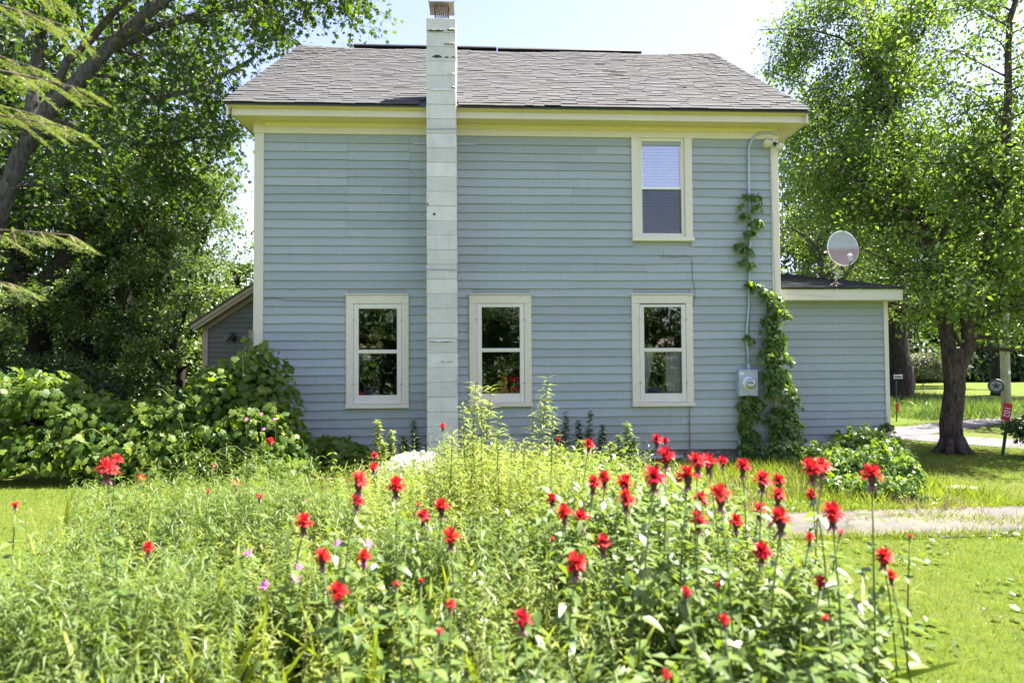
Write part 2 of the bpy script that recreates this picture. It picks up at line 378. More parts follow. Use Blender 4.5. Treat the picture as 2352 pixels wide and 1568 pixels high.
# ------------------------------------------------------------------ foliage helpers
def nrm(v): return v/(np.linalg.norm(v, axis=-1, keepdims=True)+1e-9)
def fan(outline, center, cz=0.0):
    V = [(center[0], center[1], cz)]+[(x, y, z) for x, y, z in outline]
    n = len(outline); return np.array(V, float), np.array([(0, 1+i, 1+(i+1) % n) for i in range(n)])
def mirror(half):
    """half outline from base to tip on +x; returns the closed outline"""
    return half+[(-x, y, z) for x, y, z in half[::-1] if x > 1e-6]
T_DIAM = (np.array([(0,0,0),(.32,.45,.07),(0,1,-.05),(-.32,.45,.07)], float), np.array([(0,1,2),(0,2,3)]))
T_OVAL = (np.array([(0,0,0),(.30,.30,.06),(.26,.68,.05),(0,1,-.06),(-.26,.68,.05),(-.30,.30,.06),(0,.5,0)], float),
          np.array([(6,0,1),(6,1,2),(6,2,3),(6,3,4),(6,4,5),(6,5,0)]))
T_MAPLE = fan(mirror([(0,0,0),(.40,.02,-.02),(.30,.26,.03),(.62,.52,-.06),(.24,.58,.03),(0,1.05,-.08)]), (0,.38), .02)
T_GRAPE = fan(mirror([(0,.10,.02),(.22,-.10,-.03),(.50,.05,-.06),(.46,.28,.02),(.60,.52,-.08),(.36,.62,.02),(.20,.88,-.04),(0,1.02,-.10)]), (0,.38), .07)
T_HOP = fan(mirror([(0,.08,.02),(.28,-.06,-.03),(.46,.20,-.04),(.28,.34,.03),(.56,.66,-.08),(.20,.60,.03),(.16,.86,-.02),(0,1.05,-.1)]), (0,.36), .05)
def lance(w=.16, droop=.25, cup=.05):
    ys = [0, .22, .55, .82, 1.0]; ws = [.25*w, w, .85*w, .42*w, 0]
    V = []; F_ = []
    for y, ww in zip(ys, ws):
        z = -droop*y*y
        V += [(-ww, y, z+cup*ww/w), (0, y, z), (ww, y, z+cup*ww/w)]
    for i in range(4):
        a = 3*i; b = a+3
        F_ += [(a, a+1, b+1), (a, b+1, b), (a+1, a+2, b+2), (a+1, b+2, b+1)]
    return np.array(V, float), np.array(F_)
def lance5(w, droop): return np.array([(0, 0, 0), (-w, .38, .04-droop*.15), (0, .42, -droop*.17), (w, .38, .04-droop*.15), (0, 1, -droop)], float), np.array([(0, 1, 2), (0, 2, 3), (1, 4, 2), (2, 4, 3)])
T_FINE = lance5(.062, .42); T_LANCE = lance5(.10, .32); T_BROADM = lance5(.23, .30); T_BROAD = lance(.24, .28, .07); T_BLADE = lance(.035, .55, .0); T_NEEDLE = (np.array([(-.07,0,0),(.07,0,0),(.05,1,-.05),(-.05,1,-.05)], float), np.array([(0,1,2),(0,2,3)]))
T_STRIP = (np.array([(-.5,0,0),(.5,0,0),(0,1,-.18)], float), np.array([(0,1,2)]))
def leaf_arrays(P, A, N, s, T, tint=None):
    """place a leaf template at each P; A = axis from base to tip, N = normal"""
    P = np.asarray(P, float); A = nrm(np.asarray(A, float)); N = np.asarray(N, float)
    N = nrm(N-(N*A).sum(-1, keepdims=True)*A); S = np.cross(A, N)
    s = np.broadcast_to(np.asarray(s, float).reshape(-1, 1, 1), (len(P), 1, 1))
    TV, TF = T
    V = P[:, None, :]+s*(TV[None, :, 0:1]*S[:, None, :]+TV[None, :, 1:2]*A[:, None, :]+TV[None, :, 2:3]*N[:, None, :])
    Fa = TF[None]+(np.arange(len(P))*len(TV))[:, None, None]
    if tint is None: tint = rng.random(len(P))
    return V.reshape(-1, 3), Fa.reshape(-1, TF.shape[1]), np.repeat(tint, len(TV))
def join(parts):
    V = []; F_ = []; Tn = []; b = 0
    for v, f, t in parts:
        V.append(v); F_.append(f+b); Tn.append(t); b += len(v)
    return np.concatenate(V), np.concatenate(F_), np.concatenate(Tn)
def rdir(n, up=0.0):
    v = rng.normal(size=(n, 3)); v[:, 2] += up; return nrm(v)
def strips(P0, P1, w):
    """thin crossed stems from P0 to P1 as single triangles"""
    n = len(P0); d = nrm(P1-P0); s = nrm(np.cross(d, rdir(n)))*np.asarray(w).reshape(-1, 1)
    V = np.stack([P0-s, P0+s, P1], 1).reshape(-1, 3)
    F_ = np.arange(3*n).reshape(-1, 3)
    return V, F_, np.repeat(rng.random(n), 3)

def grow(limbs, L2, L3, step2, step3, leaves, up2=.25, droop=.0, tmin=.3, spread=.10, env=None, lseg=None, r_=None):
    """limbs: list of (points, r0, r1).  Returns branch tubes (MB) and leaf positions with twig directions"""
    mb = MB(); LP = []; LD = []
    for pts, r0, r1 in limbs:
        pts = np.array(pts, float); seg = np.linalg.norm(np.diff(pts, axis=0), axis=1); tot = seg.sum()
        n = max(4, int(tot/.45)); cs = np.concatenate([[0], np.cumsum(seg)])/tot
        tt = np.linspace(0, 1, n); Q = np.stack([np.interp(tt, cs, pts[:, k]) for k in range(3)], 1)
        Q[1:-1] += rng.normal(size=(n-2, 3))*.035*min(1, tot/6)
        rad = r0+(r1-r0)*tt
        mb.tube(Q, list(rad), 9 if r0 > .15 else 6)
        if r0 > .17 and r1 > .13: continue
        for t in np.arange(tmin, 1.0, step2/tot):
            t = min(1, t+U(-.4, .4)*step2/tot)
            p = np.array([np.interp(t, tt, Q[:, k]) for k in range(3)])
            d0 = nrm(Q[min(n-1, int(t*n)+1)]-Q[max(0, int(t*n)-1)])
            d = rng.normal(size=3); d -= (d@d0)*d0*.8; d = nrm(d); d = nrm(d+d0*.45+np.array([0, 0, up2]))
            L = L2*U(.55, 1.15)*(1-.45*t); rb = max(.007, min(.034, (r0+(r1-r0)*t)*.32))
            if env is not None and not env(p+d*L*.8): L *= .5
            m = 6; B = [p]
            for k in range(m):
                d = nrm(d+rng.normal(size=3)*.16+np.array([0, 0, -droop*k/m])); B.append(B[-1]+d*L/m)
            B = np.array(B); mb.tube(B, [rb*(1-.85*k/m)+.003 for k in range(m+1)], 4, False)
            for u in np.arange(.2, 1.02, step3/L):
                q = np.array([np.interp(min(u, 1), np.linspace(0, 1, m+1), B[:, k]) for k in range(3)])
                e = nrm(rng.normal(size=3)+d*1.0+np.array([0, 0, .15-droop])); Lt = L3*U(.5, 1.2)
                if env is not None and not env(q+e*Lt): continue
                q2 = q+e*Lt*.5; q3 = q2+nrm(e+np.array([0, 0, -droop*1.2])+rng.normal(size=3)*.15)*Lt*.5
                mb.tube([q, q2, q3], [.007, .005, .002], 3, False)
                nl = int(leaves*U(.6, 1.3)); w = U(0.05, 1, nl)
                PP = np.where(w[:, None] < .5, q+(q2-q)*(w[:, None]*2), q2+(q3-q2)*(w[:, None]*2-1))+rng.normal(size=(nl, 3))*spread
                LP.append(PP); LD.append(np.repeat(e[None], nl, 0))
    return mb, np.concatenate(LP), np.concatenate(LD)
def crown_mesh(name, LP, LD, size, T, mat, droop=.5, flat=.7):
    n = len(LP)
    A = nrm(LD*.5+rng.normal(size=(n, 3))*.75+np.array([0, 0, -droop])); N = nrm(rng.normal(size=(n, 3))*(1-flat)+np.array([0, 0, flat])+rng.normal(size=(n, 3))*.3)
    c = rng.random(n)*.55
    key = np.floor(LP/.7).astype(int); h = (key[:, 0]*73856093 ^ key[:, 1]*19349663 ^ key[:, 2]*83492791) % 997/997.
    V, F_, t = leaf_arrays(LP, A, N, size*U(.65, 1.25, n), T, c+.45*h)
    return mesh_np(name, V, F_, mat, t)
def ball(n=8, m=5):
    V = [(math.cos(2*math.pi*i/n)*math.sin(math.pi*j/m), math.sin(2*math.pi*i/n)*math.sin(math.pi*j/m), math.cos(math.pi*j/m)) for j in range(m+1) for i in range(n)]
    F_ = [t for j in range(m) for i in range(n) for t in ((j*n+i, (j+1)*n+i, (j+1)*n+(i+1) % n), (j*n+i, (j+1)*n+(i+1) % n, j*n+(i+1) % n))]
    return np.array(V), np.array(F_)
def shade_cores(lumps, k=.62):
    """dark solid balls added inside the clumps, standing in for inner shade"""
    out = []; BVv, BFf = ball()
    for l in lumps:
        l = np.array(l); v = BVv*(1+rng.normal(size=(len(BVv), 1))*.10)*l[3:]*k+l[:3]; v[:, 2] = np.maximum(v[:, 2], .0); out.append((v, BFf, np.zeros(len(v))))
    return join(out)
def clumps(name, lumps, n, size, T, mat, shell=(.72, 1.04), upf=.4, droop=.5, out=False, front=0.0, core=0.0):
    """leaves through the skin of a union of ellipsoids"""
    Ls = np.array(lumps, float); vol = (Ls[:, 3]*Ls[:, 4]*Ls[:, 5])**.67; idx = rng.choice(len(Ls), n, p=vol/vol.sum())
    d = rdir(n); d[:, 2] = np.where(d[:, 2] < -.35, -d[:, 2], d[:, 2])
    if front: d[:, 1] = np.where((d[:, 1] > .3) & (rng.random(n) < front), -d[:, 1], d[:, 1])
    r = U(*shell, n)+np.abs(rng.normal(size=n))*.03
    P = Ls[idx, :3]+d*Ls[idx, 3:]*r[:, None]; keep = P[:, 2] > .02
    for c in Ls:
        keep &= (((P-c[:3])/c[3:])**2).sum(1) > .42
    P = P[keep]; d = d[keep]; k = len(P)
    N = nrm(d*(1-upf)+np.array([0, 0, upf])+rng.normal(size=(k, 3))*.38)
    A = nrm(np.cross(rng.normal(size=(k, 3)), N)+d*.25+np.array([0, 0, -droop])); s = size*U(.55, 1.25, k)
    if out: return P, A, N, s
    key = np.floor(P/.35).astype(int); h = (key[:, 0]*73856093 ^ key[:, 1]*19349663 ^ key[:, 2]*83492791) % 997/997.
    V, F_, t = leaf_arrays(P, A, N, s, T, rng.random(k)*.6+.4*h)
    if core: V, F_, t = join([(V, F_, t), shade_cores(lumps, core)])
    return mesh_np(name, V, F_, mat, t)
def single_leaves(parent, name, P, A, N, s, T, mat, limit):
    """the leaves that show largest, each an object of its own sharing one mesh"""
    me = mesh_np(name, T[0], T[1], mat); A = nrm(A); N = nrm(N-(N*A).sum(-1, keepdims=True)*A); S = np.cross(A, N)
    pw = WL.get(parent.name, Vector((0, 0, 0)))
    for i in range(min(limit, len(P))):
        o = bpy.data.objects.new(name, me); COL.objects.link(o); o.parent = parent
        mt = Matrix(((S[i][0], A[i][0], N[i][0], 0), (S[i][1], A[i][1], N[i][1], 0), (S[i][2], A[i][2], N[i][2], 0), (0, 0, 0, 1)))
        o.rotation_euler = mt.to_euler(); o.scale = (s[i],)*3; o.location = Vector(P[i])-pw

# ------------------------------------------------------------------ the setting: ground, walk, road
W = 9.5                                            # distance of the facade
XL, XR = at(584, 600, W)[0], at(1790, 600, W)[0]
g = MB()
xs = [-300, -60, -20, -8, -3, 0, 3, 8, 20, 60, 300]; ys = [-200, -40, -10, 0, 3, 6, 9, 14, 20, 35, 70, 400]
V = [(x, y, 0) for y in ys for x in xs]; nx = len(xs)
g.add(V, [(j*nx+i, j*nx+i+1, (j+1)*nx+i+1, (j+1)*nx+i) for j in range(len(ys)-1) for i in range(nx-1)])
tag(g.build('ground', GROUND), kind='structure')
GARDEN = [(-3.3, 6.0), (-3.05, 4.8), (-2.5, 3.6), (-2.05, 2.7), (-1.6, 1.4), (.9, 1.4), (1.15, 2.1), (1.62, 2.6), (1.92, 3.2), (2.02, 4.2), (1.85, 5.2), (1.5, 6.5), (0, 6.9), (-1.2, 6.4), (-1.8, 5.9)]
tag(MB().poly([(x, y, .004) for x, y in GARDEN]).build('garden_bed', SOIL), kind='structure')
def ragged(pts, amp, n=14):
    out = []
    for i in range(len(pts)):
        a = np.array(pts[i]); b = np.array(pts[(i+1) % len(pts)])
        for k in range(n):
            p = a+(b-a)*k/n; out.append((p[0]+U(-amp, amp), p[1]+U(-amp, amp), p[2]))
    return out
wk = [gnd(1740, 1178), gnd(2500, 1156), gnd(2700, 1222), gnd(1760, 1238)]
tag(MB().poly(ragged([(p[0], p[1], .008) for p in wk], .06)).build('footpath', WALKM), kind='structure')
a0, a1 = gnd(2047, 1007), gnd(2352, 1032); b0, b1 = gnd(2047, 992), gnd(2352, 1011)
da = a1-a0; db = b1-b0
tag(MB().poly([(a0-da*4)*[1, 1, 0]+[0, 0, .008], (a1+da*3)*[1, 1, 0]+[0, 0, .008], (b1+db*3)*[1, 1, 0]+[0, 0, .008], (b0-db*4)*[1, 1, 0]+[0, 0, .008]]).build('road', ROADM), kind='structure')
tag(MB().poly(ragged([(p[0], p[1], .012) for p in (gnd(2040, 1001), gnd(2135, 998), gnd(2290, 974), gnd(2480, 950), gnd(2470, 942), gnd(2265, 960), gnd(2040, 984))], .05, 6)).build('driveway', ROADM), kind='structure')

# ------------------------------------------------------------------ the house
HL = Vector(((XL+XR)/2, W+3.5, 0))
house = thing('house', HL, 'two storey blue clapboard house with cream trim, tall block chimney and grey shingle roof', 'house')
def pz(y, x=1150): return at(x, y, W)[2]
def px(x, y=600): return at(x, y, W)[0]
ZS0, ZS1 = pz(1037), pz(314)                       # siding bottom and top
CH = (at(980, 500, W-.44)[0], at(1048.5, 500, W-.44)[0])
wins = []                                          # lower windows and the upper one: outer x0,x1,z0,z1
for (x0, x1, y0, y1) in ((795.5, 939.4, 676, 937), (1078, 1220.4, 675.5, 933.5), (1450.5, 1590.5, 675.5, 932.5)):
    wins.append((px(x0, 800), px(x1, 800), pz(y1, (x0+x1)/2), pz(y0, (x0+x1)/2)))
UPW = (px(1450, 440), px(1588.5, 440), pz(555, 1520), pz(317, 1520))
BSW = (px(1478, 1060), px(1576, 1060), .02, pz(1046, 1520))      # basement window
holes = [(w[0]+.09, w[1]-.09, w[2]+.09, w[3]-.11) for w in wins+[UPW]]
def wall_cells(mb, x0, x1, z0, z1, holes, y0, y1):
    X = sorted({x0, x1, *[h[0] for h in holes], *[h[1] for h in holes]}); Z = sorted({z0, z1, *[h[2] for h in holes], *[h[3] for h in holes]})
    for i in range(len(X)-1):
        for j in range(len(Z)-1):
            cx, cz = (X[i]+X[i+1])/2, (Z[j]+Z[j+1])/2
            if not any(h[0] < cx < h[1] and h[2] < cz < h[3] for h in holes):
                mb.box(X[i], X[i+1], y0, y1, Z[j], Z[j+1])
ZE = 4.97                                          # soffit height
RY0, RZ0, RY1, RZ1 = W-.40, at(1150, 242, W-.40)[2], W+3.5, at(1150, 113, W+3.5)[2]
core = MB(); wall_cells(core, XL+.02, XR-.02, .2, ZE+.05, holes, W, W+.14)
D1 = W+7.0
core.box(XL+.02, XL+.16, W+.14, D1, .2, ZE+.3); core.box(XR-.16, XR-.02, W+.14, D1, .2, ZE+.3); core.box(XL+.02, XR-.02, D1, D1+.14, .2, ZE+.05)
for xa, xb in ((XL+.02, XL+.16), (XR-.16, XR-.02)):       # gable triangles
    core.add([(xa, W+.1, ZE+.3), (xa, D1, ZE+.3), (xa, W+3.5, RZ1-.15), (xb, W+.1, ZE+.3), (xb, D1, ZE+.3), (xb, W+3.5, RZ1-.15)], [(0, 1, 2), (5, 4, 3), (0, 2, 5, 3), (2, 1, 4, 5), (1, 0, 3, 4)])
wall = core.build('wall', SIDING, house)
fl = MB(); fl.box(XL+.16, XR-.16, W+.14, D1, .28, .34); fl.box(XL+.16, XR-.16, W+.14, D1, 2.62, 2.74); fl.box(XL+.16, XR-.16, W+2.2, W+2.28, .34, 2.62)
fl.build('floor', DARKROOM, house)

def clapboard(x0, x1, z0, z1, Yp, parent, mat=SIDING, wob=.0032, ov=.012):
    n = max(1, int((x1-x0)/.55)); mb = MB(); V = []; dz = U(-.002, .002)
    for i in range(n+1):
        x = x0+(x1-x0)*i/n; w = rng.normal()*wob+dz; o = U(-.0015, .002)
        V += [(x, Yp-.025-o, z0+w), (x, Yp-.004, z1+ov), (x, Yp-.0005, z1+ov), (x, Yp-.0005, z0+w)]
    F_ = [(3, 2, 1, 0), tuple(4*n+k for k in range(4))]
    for i in range(n):
        for k in range(4): F_.append((4*i+k, 4*i+(k+1) % 4, 4*i+4+(k+1) % 4, 4*i+4+k))
    return mb.add(V, F_).build('clapboard', mat, parent)
NR = int(round((ZS1-ZS0)/.1247)); EX = (ZS1-ZS0)/NR
cx0, cx1 = px(606, 600), px(1772, 600)             # between the corner boards
for r in range(NR):
    z0, z1 = ZS0+r*EX, ZS0+(r+1)*EX
    segs = [(cx0-.01, CH[0]+.05), (CH[1]-.05, cx1+.01)]
    for w in wins+[UPW]:
        if z1 > w[2]+.03 and z0 < w[3]-.03:
            ns = []
            for a, b in segs:
                if w[0]+.03 > a and w[1]-.03 < b: ns += [(a, w[0]+.03), (w[1]-.03, b)]
                else: ns.append((a, b))
            segs = ns
    for a, b in segs:
        cuts = [a]; x = a
        if a < -2 and z0 > pz(560):                # the patched panel left of the chimney has aligned joints
            cuts += [px(798, 450)]
            if z0 > pz(545): cuts += [px(941, 450)]
        else:
            while True:
                x += U(1.1, 3.6)
                if x > b-.35: break
                cuts.append(x)
        cuts.append(b)
        for i in range(len(cuts)-1): clapboard(cuts[i]+.0012, cuts[i+1]-.0012, z0, z1, W, wall)

# trim boards
def trim(name, x0, x1, y0, y1, z0, z1, mat=TRIM, parent=house, c=.004):
    return MB().cbox(x0, x1, y0, y1, z0, z1, c).build(name, mat, parent)
trim('corner_board', XL, cx0, W-.032, W+.10, ZS0-.03, ZS1-.002)
trim('corner_board', cx1, XR, W-.032, W+.10, ZS0-.03, ZS1-.002)
for a, b in ((XL-.012, CH[0]+.03), (CH[1]-.03, XR+.012)):
    trim('frieze_board', a, b, W-.036, W+.05, ZS1, pz(287))
EXL, EXR = at(536, 262, W-.30)[0], at(1852, 262, W-.30)[0]
for a, b, l, r in ((EXL, CH[0]+.03, 1, 0), (CH[1]-.03, EXR, 0, 1)):
    zf = ZE
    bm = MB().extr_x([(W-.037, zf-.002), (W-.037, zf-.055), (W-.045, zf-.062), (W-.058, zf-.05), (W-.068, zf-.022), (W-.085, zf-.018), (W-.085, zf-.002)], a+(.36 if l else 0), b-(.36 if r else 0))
    bm.build('bed_moulding', TRIM_BOUNCE, house)
    trim('soffit', a+.004, b-.004, W-.298, W+.04, zf, zf+.015, TRIM_BOUNCE)
    trim('fascia', a, b, W-.318, W-.298, zf-.012, zf+.085, TRIM)
    z0, z1 = zf+.085, RZ0-.018; h = z1-z0
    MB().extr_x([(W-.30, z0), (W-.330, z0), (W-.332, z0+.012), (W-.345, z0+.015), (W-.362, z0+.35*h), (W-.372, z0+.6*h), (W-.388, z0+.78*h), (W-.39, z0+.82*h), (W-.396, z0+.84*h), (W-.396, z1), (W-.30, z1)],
                at(519, 248, W-.38)[0] if l else a, at(1858, 250, W-.38)[0] if r else b).build('crown_moulding', TRIM_BOUNCE, house)
for s, xa, xb in ((-1, EXL, XL), (1, XR, EXR)):    # boxed returns running back along the gables
    trim('soffit', xa+.004, xb, W+.041, W+1.3, ZE, ZE+.015, TRIM_BOUNCE)
    o0, o1 = (xa-.02, xa) if s < 0 else (xb, xb+.02)
    trim('fascia', o0, o1, W-.318, W+1.3, ZE-.012, ZE+.085, TRIM)
    MB().box(min(xa, xb)+.01, max(xa, xb)-.01, W-.29, W+1.3, ZE+.016, ZE+.10).build('return_cap', TRIM, house)

# foundation
fd = MB(); wall_cells(fd, XL+.06, XR-.06, -.05, ZS0+.01, [(BSW[0], BSW[1], BSW[2], BSW[3])], W+.05, W+.30)
found = fd.build('foundation', plain('foundation_mortar', (.34, .32, .31), .9, vary=.4, scale=20, bmp=.7), house)
x = XL+.08
while x < XR-.2:
    wdt = U(.18, .42)
    if not (x+wdt > BSW[0] and x < BSW[1]):
        zb = 0.0
        for hgt in (U(.09, .12), .09):
            mb = MB().cbox(x, min(x+wdt-.015, XR-.07), W+.05-U(.012, .035), W+.06, zb, min(zb+hgt, ZS0), .012)
            mb.v = [(a+U(-.008, .008), b, c+U(-.006, .006)) for a, b, c in mb.v]
            mb.build('stone', STONE, found); zb += hgt+.012
            if zb > ZS0-.05: break
    x += wdt
bw = MB().box(BSW[0]+.02, BSW[1]-.02, W+.03, W+.07, BSW[3]-.045, BSW[3]-.002)
for a in (BSW[0]+.0, BSW[1]-.045): bw.box(a, a+.045, W+.03, W+.07, BSW[2], BSW[3]-.045)
bwo = bw.build('basement_window', SASH, house)
MB().box(BSW[0]+.045, BSW[1]-.045, W+.05, W+.054, BSW[2], BSW[3]-.045).build('pane', GLASS, bwo)

# windows
def lower_window(w, i):
    x0, x1, z0, z1 = w; cxm = (x0+x1)/2; S = (x1-x0)/143.9          # metres per photo pixel
    cs = MB(); zt = z1-.012; si = z0+9.2*S
    cs.cbox(x0, x0+17.6*S, W-.042, W+.02, si, zt-20*S+.0); cs.cbox(x1-16.4*S, x1, W-.042, W+.02, si, zt-20*S)
    cs.cbox(x0, x1, W-.043, W+.02, zt-20*S+.0005, zt)
    win = cs.build('window', TRIM, house)
    trim('drip_cap', x0-.012, x1+.012, W-.066, W+.0, zt+.0005, zt+.016, TRIM, win)
    MB().cbox(x0-.006, x1+.010, W-.072, W+.02, z0, si-.001, .005).build('sill', TRIM, win)
    fx0, fx1, fz0, fz1 = x0+18.1*S, x1-16.9*S, si+.003, zt-20*S-.004 - (.010 if i == 2 else 0)
    gx0, gx1 = x0+28.2*S, x1-26.4*S; gz0, gm0, gm1, gz1 = z0+30*S, z0+127*S, z0+134.8*S, z0+231*S
    sh = MB(); ya, yb = W-.036, W-.006
    sh.cbox(fx0, gx0, ya, yb, fz0, fz1, .003); sh.cbox(gx1, fx1, ya, yb, fz0, fz1, .003)
    sh.cbox(gx0, gx1, ya+.002, yb, gz1, fz1, .003); sh.cbox(gx0, gx1, ya+.002, yb, fz0, gz0, .003); sh.cbox(gx0-.006, gx1+.006, ya-.003, yb, gm0, gm1, .003)
    sh.build('storm_sash', SASH, win)
    for a, b in ((gz0, gm0), (gm1, gz1)): MB().box(gx0-.004, gx1+.004, W-.020, W-.016, a-.004, b+.004).build('pane', GLASS, win)
    pt = MB()                                       # putty beads round the panes
    for a, b in ((gz0, gm0), (gm1, gz1)):
        pt.box(gx0, gx1, W-.030, W-.0205, b-.006, b); pt.box(gx0, gx0+.005, W-.030, W-.0205, a, b-.006); pt.box(gx1-.005, gx1, W-.030, W-.0205, a, b-.006)
    pt.build('putty', SASH, win)
    bk = MB()                                       # dark jamb behind the sash
    bk.box(x0+.09, x0+.10, W-.004, W+.13, z0+.09, z1-.11); bk.box(x1-.10, x1-.09, W-.004, W+.13, z0+.09, z1-.11)
    bk.build('jamb', TRIM, win)
    for lx, sg in ((fx0, -1), (fx1, 1)):
        for lz in (z0+.21*(z1-z0), z0+.77*(z1-z0)):
            t = U(-.35, .35)
            MB().tube([(lx-.018, W-.050, lz-.018*t), (lx, W-.053, lz), (lx+.018, W-.050, lz+.018*t)], [.0035, .005, .0035], 5).build('turn_button', RUSTY, win)
    return win, (gx0, gx1, gz0, gm0, gm1, gz1)
WG = []
for i, w in enumerate(wins):
    win, gg = lower_window(w, i); WG.append((win, gg))
tag(WG[2][0], 'window casing with flaking paint on the bottom rail and white curtains behind')
# upper window
x0, x1, z0, z1 = UPW; S = (x1-x0)/138.5
cs = MB(); si = z0+9*S
cs.cbox(x0, x0+17.5*S, W-.042, W+.02, si, z1); cs.cbox(x1-17*S, x1, W-.042, W+.02, si, z1)
upw = cs.build('window', TRIM, house); tag(upw, 'upper double hung window with vinyl frame and half screen')
MB().cbox(x0-.004, x1+.012, W-.075, W+.02, z0, si-.001, .005).build('sill', TRIM, upw)
ix0, ix1, iz0, iz1 = x0+17.6*S, x1-17.1*S, si, z1
fr = MB(); t = 7*S
fr.cbox(ix0, ix0+t, W-.012, W+.06, iz0, iz1, .003); fr.cbox(ix1-t, ix1, W-.012, W+.06, iz0, iz1, .003)
fr.cbox(ix0+t, ix1-t, W-.012, W+.06, iz1-8*S, iz1, .003); fr.cbox(ix0+t, ix1-t, W-.012, W+.06, iz0, iz0+9.5*S, .003)
fr.build('frame', painted('vinyl_frame', (.72, .69, .56), (.5, .48, .4)), upw)
gx0, gx1 = ix0+t+.001, ix1-t-.001; gzt = iz1-8*S; gm = z0+122*S
us = MB(); us.box(gx0, gx0+.012, W+.004, W+.03, gm, gzt); us.box(gx1-.012, gx1, W+.004, W+.03, gm, gzt); us.box(gx0+.012, gx1-.012, W+.004, W+.03, gzt-.012, gzt); us.box(gx0, gx1, W+.0, W+.03, gm-.018, gm+.016)
us.build('upper_sash', VINYL, upw)
MB().box(gx0+.010, gx1-.010, W+.018, W+.021, gm+.012, gzt-.010).build('pane', GLASS_C, upw)
MB().box(gx0+.002, gx1-.002, W+.036, W+.039, iz0+9.5*S, gm-.016).build('pane', GLASS, upw)
MB().box(gx0+.002, gx1-.002, W+.010, W+.0108, iz0+9.5*S+.002, gm-.02).build('insect_screen', SCREEN, upw)

# things seen behind the glass
bt = thing('window_blind', ((x0+x1)/2, W+.085, iz0+.06), 'white venetian blind hanging a little crooked behind the upper window', 'blind')
BLM = plain('blind_slat', (.86, .84, .82), .5, vary=.05); zb = z0+22*S; BLD = plain('blind_slat_dimmed', (.24, .19, .16), .5, vary=.05)  # lower slats brown: dimming behind the screen put into their colour
n = 30
for k in range(n):
    zz = zb+.02+(gzt-.05-zb)*k/(n-1); tilt = .012*(1-k/(n-1)) if zz < gm else 0
    sh_, sy_ = (.0145, .004) if zz > gm else (.006, .0115)      # closed above, half open below
    MB().add([(gx0+.01, W+.086-sy_, zz-sh_-tilt*.4), (gx1-.01, W+.086-sy_, zz-sh_+tilt), (gx1-.01, W+.086+sy_, zz+sh_+tilt), (gx0+.01, W+.086+sy_, zz+sh_-tilt*.4)], [(0, 1, 2, 3)]).build('slat', BLM if zz > gm else BLD, bt)
MB().box(gx0+.005, gx1-.005, W+.07, W+.105, gzt-.04, gzt-.005).build('head_rail', VINYL, bt)
MB().add([(gx0+.01, W+.07, zb-.012), (gx1-.01, W+.07, zb+.006), (gx1-.01, W+.10, zb+.006), (gx0+.01, W+.10, zb-.012), (gx0+.01, W+.07, zb+.004), (gx1-.01, W+.07, zb+.022), (gx1-.01, W+.10, zb+.022), (gx0+.01, W+.10, zb+.004)],
         [(0,3,2,1),(4,5,6,7),(0,1,5,4),(1,2,6,5),(2,3,7,6),(3,0,4,7)]).build('bottom_rail', plain('blind_rail', (.60, .50, .42), .5), bt)
for q in (.08, .74): MB().tube([(gx0+(gx1-gx0)*q, W+.066, zb), (gx0+(gx1-gx0)*q, W+.066, gzt-.03)], .0012, 4).build('cord', VINYL, bt)
# curtains and quilt in the right lower window
_, (gx0, gx1, gz0, gm0, gm1, gz1) = WG[2]; gw = gx1-gx0
def cloth_mat():
    mt, nt, nd, lk, bs = nodes_of('sheer_curtain'); bs.inputs['Base Color'].default_value = (.86, .85, .83, 1); bs.inputs['Roughness'].default_value = .9
    tr = nd.new('ShaderNodeBsdfTransparent'); tl = nd.new('ShaderNodeBsdfTranslucent'); tl.inputs[0].default_value = (.75, .74, .72, 1)
    m1 = nd.new('ShaderNodeMixShader'); m1.inputs[0].default_value = .3; lk.new(bs.outputs[0], m1.inputs[1]); lk.new(tl.outputs[0], m1.inputs[2])
    m2 = nd.new('ShaderNodeMixShader'); m2.inputs[0].default_value = .06; lk.new(m1.outputs[0], m2.inputs[1]); lk.new(tr.outputs[0], m2.inputs[2])
    lk.new(m2.outputs[0], nd['Material Output'].inputs[0]); return mt
CLOTH = cloth_mat()
def curtain(xa_t, xb_t, xa_b, xb_b, label):
    V = []; F_ = []; nu, nv = 26, 12
    for j in range(nv+1):
        v = j/nv; z = gz0+.01+(gm0+.02-gz0)*(1-v)
        a = xa_t+(xa_b-xa_t)*v**1.3; b = xb_t+(xb_b-xb_t)*v**1.2
        for i in range(nu+1):
            u = i/nu; V.append((a+(b-a)*u, W+.045+.016*math.sin(u*19+v*1.2)+.006*math.sin(u*41), z+.004*math.sin(u*9)))
    for j in range(nv):
        for i in range(nu): F_.append((j*(nu+1)+i, j*(nu+1)+i+1, (j+1)*(nu+1)+i+1, (j+1)*(nu+1)+i))
    o = MB().add(V, F_).build('curtain', CLOTH, smooth=True); return tag(o, label, 'curtain', 'sheer curtains')
curtain(gx0-.02, gx0+.30*gw, gx0-.02, gx0+.10*gw, 'sheer white curtain tied back at the left of the right lower window')
curtain(gx0+.60*gw, gx1+.02, gx0+.62*gw, gx1+.02, 'sheer white curtain hanging at the right of the right lower window')
